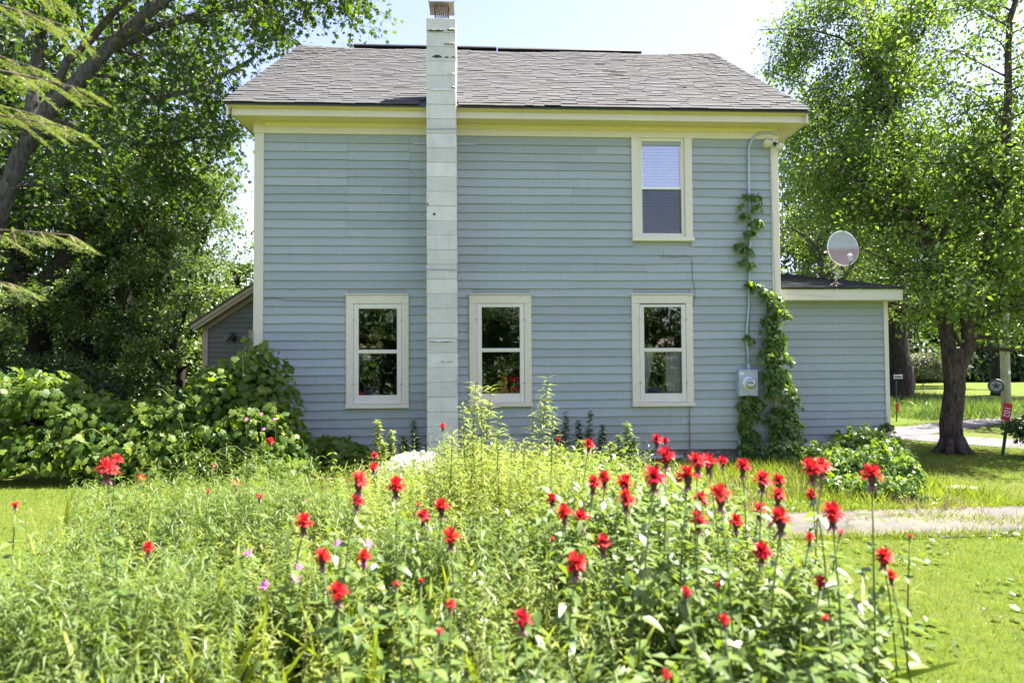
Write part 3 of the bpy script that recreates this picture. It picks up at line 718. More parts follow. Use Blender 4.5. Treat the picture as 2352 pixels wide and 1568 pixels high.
def quilt_mat():
    mt, nt, nd, lk, bs = nodes_of('dotted_quilt'); v = pos_in(nd, lk, (1, 1, 1))
    vo = nd.new('ShaderNodeTexVoronoi'); vo.inputs['Scale'].default_value = 60; vo.inputs['Randomness'].default_value = .1; lk.new(v, vo.inputs['Vector'])
    wv = nd.new('ShaderNodeTexWave'); wv.inputs['Scale'].default_value = 2.4; wv.bands_direction = 'DIAGONAL'; lk.new(v, wv.inputs['Vector'])
    col = ramp(nd, lk, wv.outputs['Fac'], [(.3, (.35, .05, .20)), (.5, (.08, .10, .35)), (.7, (.06, .30, .50))])
    col = mixc(nd, lk, ramp(nd, lk, vo.outputs['Distance'], [(.28, 1), (.36, 0)]), col, (.75, .75, .8)); lk.new(col, bs.inputs['Base Color']); bs.inputs['Roughness'].default_value = .9; return mt
V = []; F_ = []
for j in range(7):
    for i in range(17):
        u, v = i/16, j/6; V.append((gx0-.05+(gw+.1)*u, W+.16+.45*v, gz0-.03+.10*math.sin(v*math.pi*.6)+.03*math.sin(u*5+v)+.012*math.sin(u*17)))
for j in range(6):
    for i in range(16): F_.append((j*17+i, j*17+i+1, (j+1)*17+i+1, (j+1)*17+i))
tag(MB().add(V, F_).build('quilt', quilt_mat(), smooth=True), 'purple and blue dotted quilt seen inside the right lower window', 'quilt')
# ornaments in the left lower window
_, (gx0, gx1, gz0, gm0, gm1, gz1) = WG[0]; gw = gx1-gx0; gh = gz1-gz0
CREAM = plain('cream_wood', (.62, .52, .30), .6)
ox, oz = gx0+.53*gw, gm1+.075; cm = MB()
cm.box(ox-.052, ox+.052, W+.03, W+.036, oz-.008, oz+.008); cm.box(ox-.008, ox+.008, W+.0365, W+.042, oz-.058, oz+.058)
for s in (-1, 1):
    cm.box(ox-.035, ox+.035, W+.030, W+.036, oz+s*.028-.006, oz+s*.028+.006); cm.box(ox+s*.028-.006, ox+s*.028+.006, W+.0365, W+.042, oz-.040, oz+.040)
cm.box(ox-.018, ox+.018, W+.030, W+.036, oz+.05, oz+.058)
tag(cm.build('hanging_ornament', CREAM), 'cream lattice cross ornament hanging in the left lower window', 'ornament')
PALEB = plain('pale_blue_glass', (.38, .46, .48), .4, vary=.2, scale=60)
sx, sz = gx0+.79*gw, gm1+.77*(gz1-gm1)
st = MB(); st.box(sx-.048, sx+.048, W+.02, W+.024, sz-.065, sz+.065); so = st.build('hanging_plaque', PALEB)
tag(so, 'pale patterned glass plaque hanging at the top right of the left lower window', 'plaque')
sm = MB(); DK = plain('dark_leading', (.07, .10, .12), .6)
ang = [math.pi/2+i*math.pi/3 for i in range(6)]
for tri in ((0, 2, 4), (1, 3, 5)):
    for i in range(3):
        a, b = ang[tri[i]], ang[tri[(i+1) % 3]]
        sm.tube([(sx+.036*math.cos(a), W+.018-.002*tri[0], sz+.036*math.sin(a)), (sx+.036*math.cos(b), W+.018-.002*tri[0], sz+.036*math.sin(b))], .004, 4)
for zz in (-.048, .048): sm.tube([(sx-.047, W+.018, sz+zz), (sx+.047, W+.018, sz+zz)], .003, 4)
sm.build('star_leading', DK, so)
pp = MB().box(gx0+.10*gw, gx0+.29*gw, W+.02, W+.024, gm0-.105, gm0+.01); tag(pp.build('taped_paper', plain('paper', (.45, .50, .54), .8, vary=.1, scale=30)), 'pale paper taped in the left lower window below the meeting rail', 'paper')
ch = thing('chair', (gx0+.25*gw, W+.32, .34), 'grey purple chair back inside the left lower window', 'chair')
CHM = plain('purple_grey_wood', (.20, .18, .24), .6)
xa, xb = gx0+.04*gw, gx0+.46*gw; zt = gz0+.115
MB().box(xa, xb, W+.28, W+.31, zt-.03, zt).build('top_rail', CHM, ch); MB().box(xa+.02, xb-.02, W+.285, W+.305, gz0-.1, zt-.05).build('back_panel', CHM, ch)
for q in (xa, xb-.035): MB().box(q, q+.034, W+.276, W+.314, .34, zt-.031).build('leg', CHM, ch)
MB().box(xa, xb, W+.32, W+.75, gz0-.2, gz0-.16).build('seat', CHM, ch)
pot = MB(); pm = Matrix.Translation((gx0+.17*gw, W+.295, zt+.0005))
pot.lathe([(.0, 0), (.016, 0), (.024, .035), (.027, .035), (.027, .046), (.022, .046), (.02, .03), (0, .03)], 14, pm)
tag(pot.build('flower_pot', plain('terracotta', (.42, .16, .09), .8), smooth=False), 'small terracotta pot on the chair inside the left lower window', 'pot')

# roof
slope = math.atan2(RZ1-RZ0, RY1-RY0); SL = math.hypot(RZ1-RZ0, RY1-RY0)
RXL, RXR = at(513, 236, RY0)[0], at(1862, 243, RY0)[0]; RXC, RXH = (RXL+RXR)/2, (RXR-RXL)/2
def sag(x, s): return -.045*(1-((x-RXC)/RXH)**4)*(s/SL)-.012*math.sin(x*2.1)*(s/SL)
rf = MB(); nu, nv = 24, 8; V = []; F_ = []
for side in (0, 1):
    b = len(V)
    for j in range(nv+1):
        s = SL*j/nv; yy = RY0+s*math.cos(slope) if side == 0 else 2*RY1-(RY0+s*math.cos(slope))
        for i in range(nu+1):
            xx = RXL+(RXR-RXL)*i/nu; V.append((xx, yy, RZ0-.018+s*math.sin(slope)+sag(xx, s)))
    for j in range(nv):
        for i in range(nu): F_.append((b+j*(nu+1)+i, b+j*(nu+1)+i+1, b+(j+1)*(nu+1)+i+1, b+(j+1)*(nu+1)+i))
nV = len(V); V += [(x, y, z-.03) for x, y, z in V]; F_ += [tuple(i+nV for i in f[::-1]) for f in F_]
b2 = (nu+1)*(nv+1)
for b in (0, b2):
    for j in range(nv):
        for i in (0, nu): F_.append((b+j*(nu+1)+i, b+(j+1)*(nu+1)+i, nV+b+(j+1)*(nu+1)+i, nV+b+j*(nu+1)+i))
    for i in range(nu): F_.append((b+i, b+i+1, nV+b+i+1, nV+b+i))
roof = rf.add(V, F_).build('roof', SHING, house)
def sh_mesh():
    L = .17; V = [(0, 0, 0), (1, 0, 0), (1, L, .0005), (0, L, .0005), (0, 0, .012), (1, 0, .012), (1, L, .003), (0, L, .003)]
    return np.array(V), [(0,3,2,1),(4,5,6,7),(0,1,5,4),(1,2,6,5),(2,3,7,6),(3,0,4,7)]
SV, SF = sh_mesh(); shm = bpy.data.meshes.new('shingle'); shm.from_pydata([tuple(v) for v in SV], [], SF); shm.update(); shm.materials.append(SHING)
def lay_shingles(parent, X0, X1, origin_y, origin_z, ang, length, maxobj, zfun, skip=None, zlift=.002):
    big = []; cnt = 0; ex = .127; rows = int(length/ex)+1; o_rest = []
    for r in range(rows):
        s = r*ex-(.012 if r == 0 else 0)
        if s > length-.10: break
        x = X0-U(0, .12)
        while x < X1-.02:
            wd = U(.12, .30); a = max(x, X0); b = min(x+wd, X1); x += wd
            if b-a < .03: continue
            if skip and skip((a+b)/2, s): continue
            e = 0 if r == 0 else U(-.006, .006); lift = abs(rng.normal())*.007+(.06 if rng.random() < .015 else 0)+(.02 if rng.random() < .08 else 0)
            ss = s+e; y = origin_y+ss*math.cos(ang); z = origin_z+ss*math.sin(ang)+zfun((a+b)/2, s)+zlift+(0 if rng.random() < .6 else .006)
            rx = ang-lift; dz = lift*.17*.75      # curl: the butt edge rises
            tilt = rng.normal()*.004
            if cnt < maxobj:
                o = bpy.data.objects.new('shingle', shm); o.location = (a, y, z+dz); o.rotation_euler = (rx, tilt, 0); o.scale = (b-a-.002, 1, 1); link(o, parent); cnt += 1
            else:
                M_ = np.array(Matrix.Translation((a, y, z+dz)) @ Euler((rx, tilt, 0)).to_matrix().to_4x4())
                P = SV*np.array([b-a-.002, 1, 1]); o_rest.append(P @ M_[:3, :3].T+M_[:3, 3])
    if o_rest:
        n = len(o_rest); Vv = np.concatenate(o_rest); Fq = (np.array(SF)[None]+(np.arange(n)*8)[:, None, None]).reshape(-1, 4)
        tag(obj('shingles', mesh_np('shingles', Vv, Fq, SHING, np.repeat(rng.random(n), 8)), parent), kind='stuff')
def chim_skip(x, s): return CH[0]+.02 < x < CH[1]-.02 and s < .45
lay_shingles(roof, RXL-.02, RXR+.02, RY0-.012, RZ0-.014, slope, SL, 240, sag, chim_skip)
rc = MB()                                           # ridge caps
x = RXL
while x < RXR-.01:
    w_ = min(.16, RXR-x); zr = RZ1-.02+sag(x+w_/2, SL)+.012+U(0, .004)
    rc.add([(x, RY1-.12, zr-.085), (x+w_+.03, RY1-.12, zr-.088), (x+w_+.03, RY1, zr), (x, RY1, zr+.006), (x+w_+.03, RY1+.12, zr-.088), (x, RY1+.12, zr-.085)], [(0, 1, 2, 3), (3, 2, 4, 5)]); x += .145
tag(rc.build('ridge_caps', SHING, roof), kind='stuff')
# rake boards under the roof ends
for xa, xb in ((RXL+.03, RXL+.055), (RXR-.055, RXR-.03)):
    mb = MB(); c, s_ = math.cos(slope), math.sin(slope)
    mb.add([(xq, RY0+.02+t*c, RZ0-.05+t*s_-d) for xq in (xa, xb) for t in (0, SL-.1) for d in (0, .14)], [(0, 1, 3, 2), (4, 6, 7, 5), (0, 4, 5, 1), (2, 3, 7, 6), (0, 2, 6, 4), (1, 5, 7, 3)])
    mb.build('rake_board', TRIM, house)
# solar panels on the far slope, edges showing over the ridge
for k, (xa, xb, lab) in enumerate(((812, 1141, 'black solar panel whose edge shows over the ridge left of and behind the chimney'), (1143, 1474, 'black solar panel whose edge shows over the right half of the ridge'))):
    X0, X1 = at(xa, 108, RY1+.05)[0], at(xb, 112, RY1+.05)[0]; zt = RZ1+.075-(.015 if k else 0)
    t = thing('solar_panel', ((X0+X1)/2, RY1+.1, zt), lab, 'solar panel', 'solar panels on the far slope')
    c, s_ = math.cos(slope), math.sin(slope); L = 1.65
    def slab(u0, u1, d0, d1, n0, n1): return MB().add([(x, RY1+.06+d*c+n_*s_, zt-d*s_+n_*c) for x in (u0, u1) for d in (d0, d1) for n_ in (n0, n1)], [(0, 1, 3, 2), (4, 6, 7, 5), (0, 4, 5, 1), (2, 3, 7, 6), (0, 2, 6, 4), (1, 5, 7, 3)])
    slab(X0+.03, X1-.03, .03, L-.03, -.02, .004).build('cell_sheet', PANEL, t)
    slab(X0, X1, 0, .03, -.035, .008).build('frame', BLACKP, t); slab(X0, X1, L-.03, L, -.035, .008).build('frame', BLACKP, t)
    slab(X0, X0+.03, .031, L-.031, -.035, .008).build('frame', BLACKP, t); slab(X1-.03, X1, .031, L-.031, -.035, .008).build('frame', BLACKP, t)

# chimney
CY0, CY1 = W-.44, W-.02; CZ1 = at(1014, 42, CY0)[2]; xa, xb = CH; xb_top = at(1047, 60, CY0)[0]
chim = MB().box(xa+.006, xb-.006, CY0+.006, CY1, -.02, CZ1-.004).build('chimney', MORTAR, house)
tag(chim, 'tall painted concrete block chimney with peeling paint')
nb = int(round(CZ1/.203)); bh = CZ1/nb
for k in range(nb):
    j = U(-.003, .003)
    mb = MB().cbox(xa+j+U(-.002, .002), xb+j+U(-.002, .002), CY0+U(-.002, .002), CY1-.004, k*bh+(.002 if k else -.03), (k+1)*bh-.002, .0035)
    mb.v = [(a+U(-.0012, .0012), b+U(-.0012, .0012), c+U(-.001, .001)) for a, b, c in mb.v]; mb.build('block', CHIM, chim)
def flake(xp0, xp1, yp, hgt, curl, dark=0):
    X0, X1 = at(xp0, yp, CY0)[0], at(xp1, yp, CY0)[0]; z = at(xp0, yp, CY0)[2]; n = 12; top = []; bot = []; d = []
    for i in range(n+1):
        u = i/n; x = X0+(X1-X0)*u; e = math.sin(math.pi*u)**.5
        hh = hgt*.55*e*(.45+.7*abs(math.sin(u*9+xp0)*math.sin(u*23+xp1))); top.append((x, CY0-.004, z+hh)); bot.append((x, CY0-.006-curl*e*(.5+.5*abs(math.sin(u*9+xp1))), z+.004*math.sin(u*11)))
        d.append((x, CY0-.0035, z-dark*e*(.5+.5*abs(math.sin(u*5.3+xp0)))-.004))
    if curl: MB().add(top+bot, [(i, i+1, n+2+i, n+1+i) for i in range(n)]).build('paint_flake', FLAKE, chim)
    if dark:
        t2 = [(x, CY0-.0035, z+(.6*hgt if not curl else 0)*math.sin(math.pi*i/n)) for i, (x, y, zz) in enumerate(top)]
        MB().add(t2+d, [(i, i+1, n+2+i, n+1+i) for i in range(n)]).build('bare_patch', BARE, chim)
flake(981, 1021, 70, .040, .035, .018); flake(1027, 1046, 69, .05, .03, .016); flake(1018, 1047, 101, .03, .02, .008)
flake(992, 1016, 131, .05, 0, .012); flake(1020, 1032, 132, .02, 0, .008); flake(1036, 1046, 132, .02, 0, .006); flake(1028, 1046, 170, .05, .012, 0); flake(982, 1046, 208, .08, .006, 0)
flake(1036, 1046, 201, .06, .01, .012); flake(994, 1001, 492, .035, 0, .012); flake(985, 1043, 784, .045, .012, .006); flake(1012, 1042, 830, .014, .006, .003); flake(981, 984, 470, .05, 0, .01)
for yp, tl in ((297, 2), (619, -2)):                # perforated straps
    z = at(1014, yp, CY0)[2]; sm = MB()
    sm.add([(xa-.004, CY0-.008, z-.008), (xb+.004, CY0-.008, z-.008+tl*.003), (xb+.004, CY0-.008, z+.008+tl*.003), (xa-.004, CY0-.008, z+.008)], [(0, 1, 2, 3)])
    so = sm.build('strap', GALV, chim); hm = MB()
    for q in range(22):
        x = xa+.012+(xb-xa-.024)*q/21; zz = z+tl*.003*q/21; hm.box(x-.0035, x+.0035, CY0-.0095, CY0-.0085, zz-.003, zz+.003)
    hm.build('strap_holes', BARE, so)
    sd = MB()
    for x0_, x1_ in ((xa-.22, xa), (xb, xb+.26)):
        sd.box(x0_, x1_, W-.026, W-.0235, z-.075, z-.060)
    sd.build('strap_end', GALV, chim)
cap_z0 = CZ1; cxm = (xa+xb)/2; cym = (CY0+CY1)/2
cap = MB().box(cxm-.13, cxm+.13, cym-.13, cym+.13, cap_z0, cap_z0+.03).build('cap', RUSTY, chim)
lid = MB(); zl = cap_z0+.245; hw = .178
lid.add([(cxm-hw, cym-hw, zl), (cxm+hw, cym-hw, zl), (cxm+hw, cym+hw, zl), (cxm-hw, cym+hw, zl), (cxm, cym, zl+.03), (cxm-hw, cym-hw, zl+.012), (cxm+hw, cym-hw, zl+.012), (cxm+hw, cym+hw, zl+.012), (cxm-hw, cym+hw, zl+.012), (cxm, cym, zl+.045)],
        [(0, 1, 4), (1, 2, 4), (2, 3, 4), (3, 0, 4), (5, 9, 6), (6, 9, 7), (7, 9, 8), (8, 9, 5), (0, 5, 6, 1), (1, 6, 7, 2), (2, 7, 8, 3), (3, 8, 5, 0)])
for sx in (-1, 1):
    for sy in (-1, 1): lid.tube([(cxm+sx*hw*.98, cym+sy*hw*.98, zl), (cxm+sx*hw*1.02, cym+sy*hw*1.02, zl+.03)], .006, 4)
lid.build('lid', plain('cap_steel', (.33, .29, .26), .55, .5, vary=.15), chim)
cg = MB(); hc = .095
for (dx, dy) in ((1, 0), (0, 1)):
    for s in (-1, 1):
        for q in np.linspace(-hc, hc, 8):
            for sl_ in (-.03, .03):
                p0 = (cxm+dx*q+dy*s*hc, cym+dy*q+dx*s*hc, cap_z0+.03); p1 = (cxm+dx*np.clip(q+sl_, -hc, hc)+dy*s*hc, cym+dy*np.clip(q+sl_, -hc, hc)+dx*s*hc, zl+.01); cg.tube([p0, p1], .004, 3)
cg.build('mesh_cage', RUSTY, chim)

# right extension
EY = 9.86; ex0 = XR-.01; ex1 = at(2030, 850, EY)[0]; exc = at(2040, 850, EY)[0]
ez0, ez1 = at(1950, 1014, EY)[2], at(1950, 688, EY)[2]
MB().box(ex0, exc-.02, EY, EY+4.0, 0, ez1+.02).build('extension_wall', SIDING, house)

exw = [c for c in house.children if c.name.startswith('extension_wall')][0]
n = int(round((ez1-ez0)/.1247)); e_ = (ez1-ez0)/n
for r in range(n): clapboard(ex0+.01, ex1+.006, ez0+r*e_, ez0+(r+1)*e_, EY, exw)
trim('corner_board', ex1, exc, EY-.034, EY+.09, ez0-.08, ez1)
MB().box(ex0, ex1, EY-.022, EY, .0, ez0-.004).build('skirt_board', TRIM, house)
fy = EY-.24; fxr = at(2074, 680, fy)[0]; fz0, fz1 = at(1930, 689, fy)[2], at(1930, 664, fy)[2]
trim('fascia', ex0, fxr, fy, fy+.02, fz0, fz1); trim('soffit', ex0, fxr-.022, fy+.021, EY+.02, fz0+.004, fz0+.02); trim('fascia', fxr-.02, fxr, fy+.021, EY+3.9, fz0, fz1)
trim('frieze_board', ex0, exc, EY-.030, EY, ez1+.001, fz0+.003)
ea = math.atan2(.73, 3.9); el = 4.0
er = MB().add([(x, fy-.03+t*math.cos(ea), fz1+.003+t*math.sin(ea)+d) for x in (ex0, fxr+.03) for t in (0, el) for d in (0, .016)], [(0, 1, 3, 2), (4, 6, 7, 5), (0, 4, 5, 1), (2, 3, 7, 6), (0, 2, 6, 4), (1, 5, 7, 3)]).build('extension_roof', SHING, house)
lay_shingles(er, ex0+.005, fxr+.045, fy-.035, fz1+.020, ea, el, 60, lambda x, s: 0, None, .002)

# left wing at the back
WY = 14.0; wx0 = at(466, 800, WY)[0]; wx1 = at(478.5, 800, WY)[0]
wr0 = at(436, 747, WY-.2); wr1 = at(600, 641, WY-.2)
wa = (wr1[2]-wr0[2])/(wr1[0]-wr0[0])
def rz(x): return wr0[2]+(x-wr0[0])*wa
wcore = MB(); wcore.add([(wx0+.02, WY, 0), (XL+.03, WY, 0), (XL+.03, WY, rz(XL)-.12), (wx0+.02, WY, rz(wx0)-.12), (wx0+.02, WY+3, 0), (XL+.03, WY+3, 0), (XL+.03, WY+3, rz(XL)-.12), (wx0+.02, WY+3, rz(wx0)-.12)], [(0, 1, 2, 3), (7, 6, 5, 4), (0, 3, 7, 4), (3, 2, 6, 7)])
wwall = wcore.build('wing_wall', SIDING_SHADE, house)
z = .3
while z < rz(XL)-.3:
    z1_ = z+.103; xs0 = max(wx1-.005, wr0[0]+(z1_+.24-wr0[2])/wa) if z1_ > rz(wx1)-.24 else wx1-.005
    if xs0 < XL-.05: clapboard(xs0, XL, z, z1_, WY, wwall, SIDING_SHADE)
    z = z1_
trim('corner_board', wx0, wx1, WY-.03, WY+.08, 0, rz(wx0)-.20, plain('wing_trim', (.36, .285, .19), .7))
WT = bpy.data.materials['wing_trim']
def raked(name, o0, o1, y0, y1, xa, xb, mat):
    MB().add([(x, y, rz(x)+o) for x in (xa, xb) for y in (y0, y1) for o in (o0, o1)], [(0, 1, 3, 2), (4, 6, 7, 5), (0, 4, 5, 1), (2, 3, 7, 6), (0, 2, 6, 4), (1, 5, 7, 3)]).build(name, mat, house)
raked('rake_moulding', -.10, -.012, WY-.235, WY-.20, wr0[0]+.03, XL+.05, WT); raked('rake_board', -.17, -.101, WY-.215, WY-.195, wr0[0]+.06, XL+.05, WT)
raked('rake_soffit', -.17, -.155, WY-.194, WY, wr0[0]+.10, XL+.05, WT); raked('frieze_board', -.265, -.171, WY-.032, WY, wx0, XL+.05, WT)
raked('wing_roof', -.011, .02, WY-.26, WY+3.1, wr0[0]-.02, XL+.06, SHING)

# ------------------------------------------------------------------ things fixed to the house
def wp(x, y, d=.02): return at(x, y, W-d)
bx0, bx1 = wp(1698, 880, .13)[0], wp(1741, 880, .13)[0]; bz0, bz1 = wp(1720, 909, .13)[2], wp(1720, 850, .13)[2]
mt_ = thing('electric_meter', ((bx0+bx1)/2, W-.02, bz0), 'grey electric meter box with round white meter on the blue wall', 'electric meter')
MB().cbox(bx0, bx1, W-.13, W-.018, bz0, bz1, .004).build('box', GREYMET, mt_)
MB().cbox(bx0-.004, bx1+.004, W-.137, W-.128, bz1-.018, bz1+.004, .002).build('lid_flange', GREYMET, mt_)
MB().box(bx0+.005, bx0+.072, W-.1325, W-.1303, bz1-.062, bz1-.028).build('sticker', WHITEP, mt_)
mc = Matrix.Translation((bx0+(bx1-bx0)*.5, W-.13, bz0+.50*(bz1-bz0))) @ Matrix.Rotation(R(90), 4, 'X')
MB().lathe([(.092, 0), (.094, .012), (.090, .016), (.083, .016), (.080, .06), (.077, .075), (.058, .077)], 32, mc).build('meter_ring', WHITEP, mt_, smooth=True)
MB().lathe([(.058, .077), (.057, .072), (.0, .072)], 32, mc).build('dial_face', plain('dial_face', (.55, .55, .60), .4, vary=.15, scale=40), mt_)
dc = mc @ Vector((0, 0, .074)); MB().box(dc.x-.038, dc.x+.038, dc.y-.001, dc.y+.001, dc.z+.002, dc.z+.016).build('display', BLACKP, mt_)
MB().lathe([(.077, .075), (.074, .098), (.058, .112), (.03, .118), (0, .119)], 32, mc).build('glass_dome', GLASS, mt_, smooth=True)
cpts = [(1786, 309), (1776, 305.5), (1764, 303.5), (1750, 305.5), (1737, 311), (1727, 321), (1721.5, 334), (1719.5, 350), (1720, 420), (1722, 520), (1721, 620), (1720.5, 700), (1714.5, 765), (1717, 800), (1719, 838)]
ct = thing('electrical_conduit', (wp(1719, 838)[0], W, bz1), 'grey conduit climbing the wall and bending under the eave to the corner', 'conduit')
P = [wp(x, y, .05) for x, y in cpts]; MB().tube(P, .0175, 8).build('pipe', GREYPIPE, ct, smooth=True)
for x, y in ((1719.7, 360), (1721, 560), (1720.6, 690)):
    q = wp(x, y, .05); MB().box(q[0]-.045, q[0]+.045, W-.030, W-.022, q[2]-.008, q[2]+.008).tube([q+[0, 0, -.009], q+[0, 0, .009]], .0205, 8).build('clamp', GALV, ct)
q = wp(1719, 838, .05); MB().lathe([(.0, .09), (.022, .085), (.026, .05), (.033, .045), (.033, .028), (.027, .026), (.027, .0)], 14, Matrix.Translation((q[0], q[1], bz1+.004))).build('connector', GREYMET, ct)
q0, q1 = wp(1722, 909, .05), wp(1722, 1066, .05); lp = thing('ground_conduit', (q1[0], W-.05, 0), 'pale pipe running from the meter box down into the ground', 'conduit')
MB().tube([(q0[0], W-.05, bz0+.004), (q0[0]+.01, W-.05, .6), (q1[0], W-.05, -.03)], .017, 8).build('pipe', GREYPIPE, lp, smooth=True)
q = wp(1699, 1020, .05); MB().tube([(q[0], W-.06, -.02), (q[0], W-.06, wp(1699, 1012)[2]), (q[0]-.03, W-.055, wp(1699, 1008)[2])], .012, 7).build('vent_pipe', GREYPIPE)
tag(bpy.data.objects['vent_pipe'], 'short grey pipe stub standing at the stone foundation', 'pipe')
# floodlights
fb = wp(1771, 327, .06); ft = thing('floodlight', (fb[0], W-.04, fb[2]), 'twin cream floodlight under the right eave corner', 'floodlight')
LAMPM = plain('aged_lamp_cream', (.60, .57, .45), .45, vary=.1); LENS = plain('lamp_lens', (.58, .58, .44), .2, spec=.7, vary=.08)
my = Matrix.Translation((fb[0]+.05, W-.036, fb[2]-.01)) @ Matrix.Rotation(R(90), 4, 'X'); MB().lathe([(.062, 0), (.062, .02), (.05, .03), (0, .03)], 20, my).build('base', LAMPM, ft, smooth=False)
for k, (dx, dz, ax, az) in enumerate(((-.075, .02, -.28, -.75), (.055, -.035, .22, -.62))):
    d = Vector((ax, -.75, az)).normalized(); p0 = Vector((fb[0]+dx, W-.085, fb[2]+dz)); M_ = Matrix.Translation(p0) @ d.to_track_quat('Z', 'Y').to_matrix().to_4x4()
    MB().tube([(fb[0]+.05+dx*.2, W-.06, fb[2]-.01), tuple(p0)], .011, 6).build('swivel_arm', BLACKP if k else LAMPM, ft)
    MB().lathe([(0, -.03), (.024, -.03), (.026, .02), (.030, .045)], 16, M_).build('lamp_holder', LAMPM if k == 0 else BLACKP, ft, smooth=True)
    MB().lathe([(.026, .045), (.05, .085), (.061, .11), (.061, .118), (.052, .128), (.03, .136), (0, .138)], 20, M_).build('bulb', LENS, ft, smooth=True)
def wire(name, pts, r, label, mat=WIRE, d=.03):
    o = MB().tube([at(x, y, W-d) for x, y in pts], r, 5).build(name, mat); return tag(o, label, 'cable')
wire('corner_cable', [(1770, 335), (1771.5, 370), (1774, 430), (1773, 470), (1777, 520), (1776, 560), (1779, 610), (1781, 660), (1780, 700), (1783, 740)], .006, 'cream cable running down the right corner board', LAMPM, .042)
wire('loose_wire', [(1517, 587), (1535, 588), (1548, 591), (1566, 588), (1589, 590), (1590, 615), (1590.5, 640), (1596, 665), (1596, 685), (1592, 702)], .0035, 'thin dark wire stapled across the wall above the right lower window')
wire('trailing_wire', [(606, 687), (622, 684), (640, 686), (655, 690), (690, 690), (740, 692), (795, 693)], .003, 'thin wire drooping along the siding beside the left corner', WIRE, .028)
rw = wire('rusty_chain', [(1583, 936), (1584, 960), (1583, 985), (1585.5, 1005), (1583.5, 1020), (1586, 1040), (1585, 1062)], .006, 'rusty chain hanging below the right lower window', RUSTY, .035)
lk_ = MB()
for i in range(26):
    q = at(1584+math.sin(i*1.7)*1.2, 962+i*3.4, W-.036); lk_.tube([q+[-.007, -.002, .008], q+[.007, -.004, -.008]], .004+.003*(i % 3 == 0), 4)
lk_.build('links', RUSTY, rw)
# nail heads / insulation plugs
for yy, xs_ in ((338, (720, 870, 1085, 1135, 1200, 1265, 1330, 1395, 1440, 1620, 1655, 1690, 1745)), (665, (660, 735, 760, 806, 960, 1070, 1105, 1250, 1330, 1430, 1470, 1650, 1700)), (1022, (760, 840, 960, 1130, 1400, 1475, 1630)), (580, (640, 900, 1190, 1330, 1560))):
    for xq in xs_:
        q = at(xq+U(-8, 8), yy+U(-2, 2), W-.012); lobj('plug', bpy.data.meshes.get('plug') or MB().lathe([(.011, 0), (.010, .0035), (.0, .004)], 10, Matrix.Rotation(R(90), 4, 'X')).mesh('plug', SIDING), wall, Vector(q)-WL[wall.name])
# wall lamp on the left wing
q = at(532, 770, WY-.04); wl = thing('wall_lamp', q, 'dark lamp with two spot heads on the shaded left wing', 'wall lamp')
MB().lathe([(.07, 0), (.07, .03), (0, .035)], 14, Matrix.Translation(q) @ Matrix.Rotation(R(90), 4, 'X')).build('base', BLACKP, wl)
for s in (-1, 1):
    d = Vector((s*.5, -.6, -.5)).normalized(); M_ = Matrix.Translation(Vector(q)+d*.06) @ d.to_track_quat('Z', 'Y').to_matrix().to_4x4()
    MB().lathe([(.03, -.05), (.035, .02), (.06, .08), (.05, .1), (0, .105)], 12, M_).build('lamp_head', BLACKP if s > 0 else RUSTY, wl, smooth=True)
q = at(577, 830, 12.2); tag(MB().cbox(q[0]-.05, q[0]+.05, 12.2, 12.25, 0, at(577, 758, 12.2)[2], .004).build('wooden_post', plain('tan_wood', (.33, .26, .19), .8)), 'tan board standing behind the left corner board', 'post')

# satellite dish
dq = at(1918, 655, EY+.15); dc = at(1936, 571, EY-.02)
ds = thing('satellite_dish', dq, 'white satellite dish with rusty brown lower half on the extension roof', 'satellite dish')
def dish_mat():
    mt, nt, nd, lk, bs = nodes_of('stained_dish'); v = pos_in(nd, lk)
    sx_ = nd.new('ShaderNodeSeparateXYZ'); lk.new(v, sx_.inputs[0]); nz = noise(nd, lk, pos_in(nd, lk, (1, 1, .6)), 9, 5)
    ma = nd.new('ShaderNodeMath'); ma.operation = 'MULTIPLY_ADD'; lk.new(nz, ma.inputs[0]); ma.inputs[1].default_value = .09; lk.new(sx_.outputs[2], ma.inputs[2])
    mr = nd.new('ShaderNodeMapRange'); mr.inputs[1].default_value = dc[2]+.02; mr.inputs[2].default_value = dc[2]+.085; lk.new(ma.outputs[0], mr.inputs[0])
    col = mixc(nd, lk, mr.outputs[0], (.33, .235, .195), (.40, .44, .46)); sp = noise(nd, lk, v, 60, 3, .7)
    col = mixc(nd, lk, ramp(nd, lk, sp, [(.62, 0), (.7, .6)]), col, (.62, .60, .58)); lk.new(col, bs.inputs['Base Color']); bs.inputs['Roughness'].default_value = .5; return mt
nd_ = Vector((.06, -.985, .10)).normalized(); DM = Matrix.Translation(dc) @ nd_.to_track_quat('Z', 'Y').to_matrix().to_4x4() @ Matrix.Diagonal((1.02, 1.12, 1, 1))
MB().lathe([(0, -.045), (.08, -.041), (.15, -.028), (.21, -.008), (.245, .008)], 40, DM).build('reflector', dish_mat(), ds, smooth=True)
MB().lathe([(.245, .008), (.252, .010), (.254, .004), (.252, -.004), (.21, -.018), (.15, -.038), (.08, -.052), (0, -.056)], 40, DM).build('back_shell', WHITEP, ds, smooth=True)
bk = Vector(dc)-nd_*.07; lo = Vector(dc)+Vector((-.01, .02, -.30))
MB().tube([tuple(bk), tuple(bk+Vector((0, .03, -.1))), tuple(lo), (dq[0]+.03, dq[1], dq[2]+.1), (dq[0], dq[1], dq[2]+.0)], [.03, .022, .02, .018, .018], 10).build('mast', GALV, ds, smooth=True)
MB().lathe([(.026, -.03), (.026, .03)], 10, Matrix.Translation(lo)).build('clamp', BLACKP, ds)
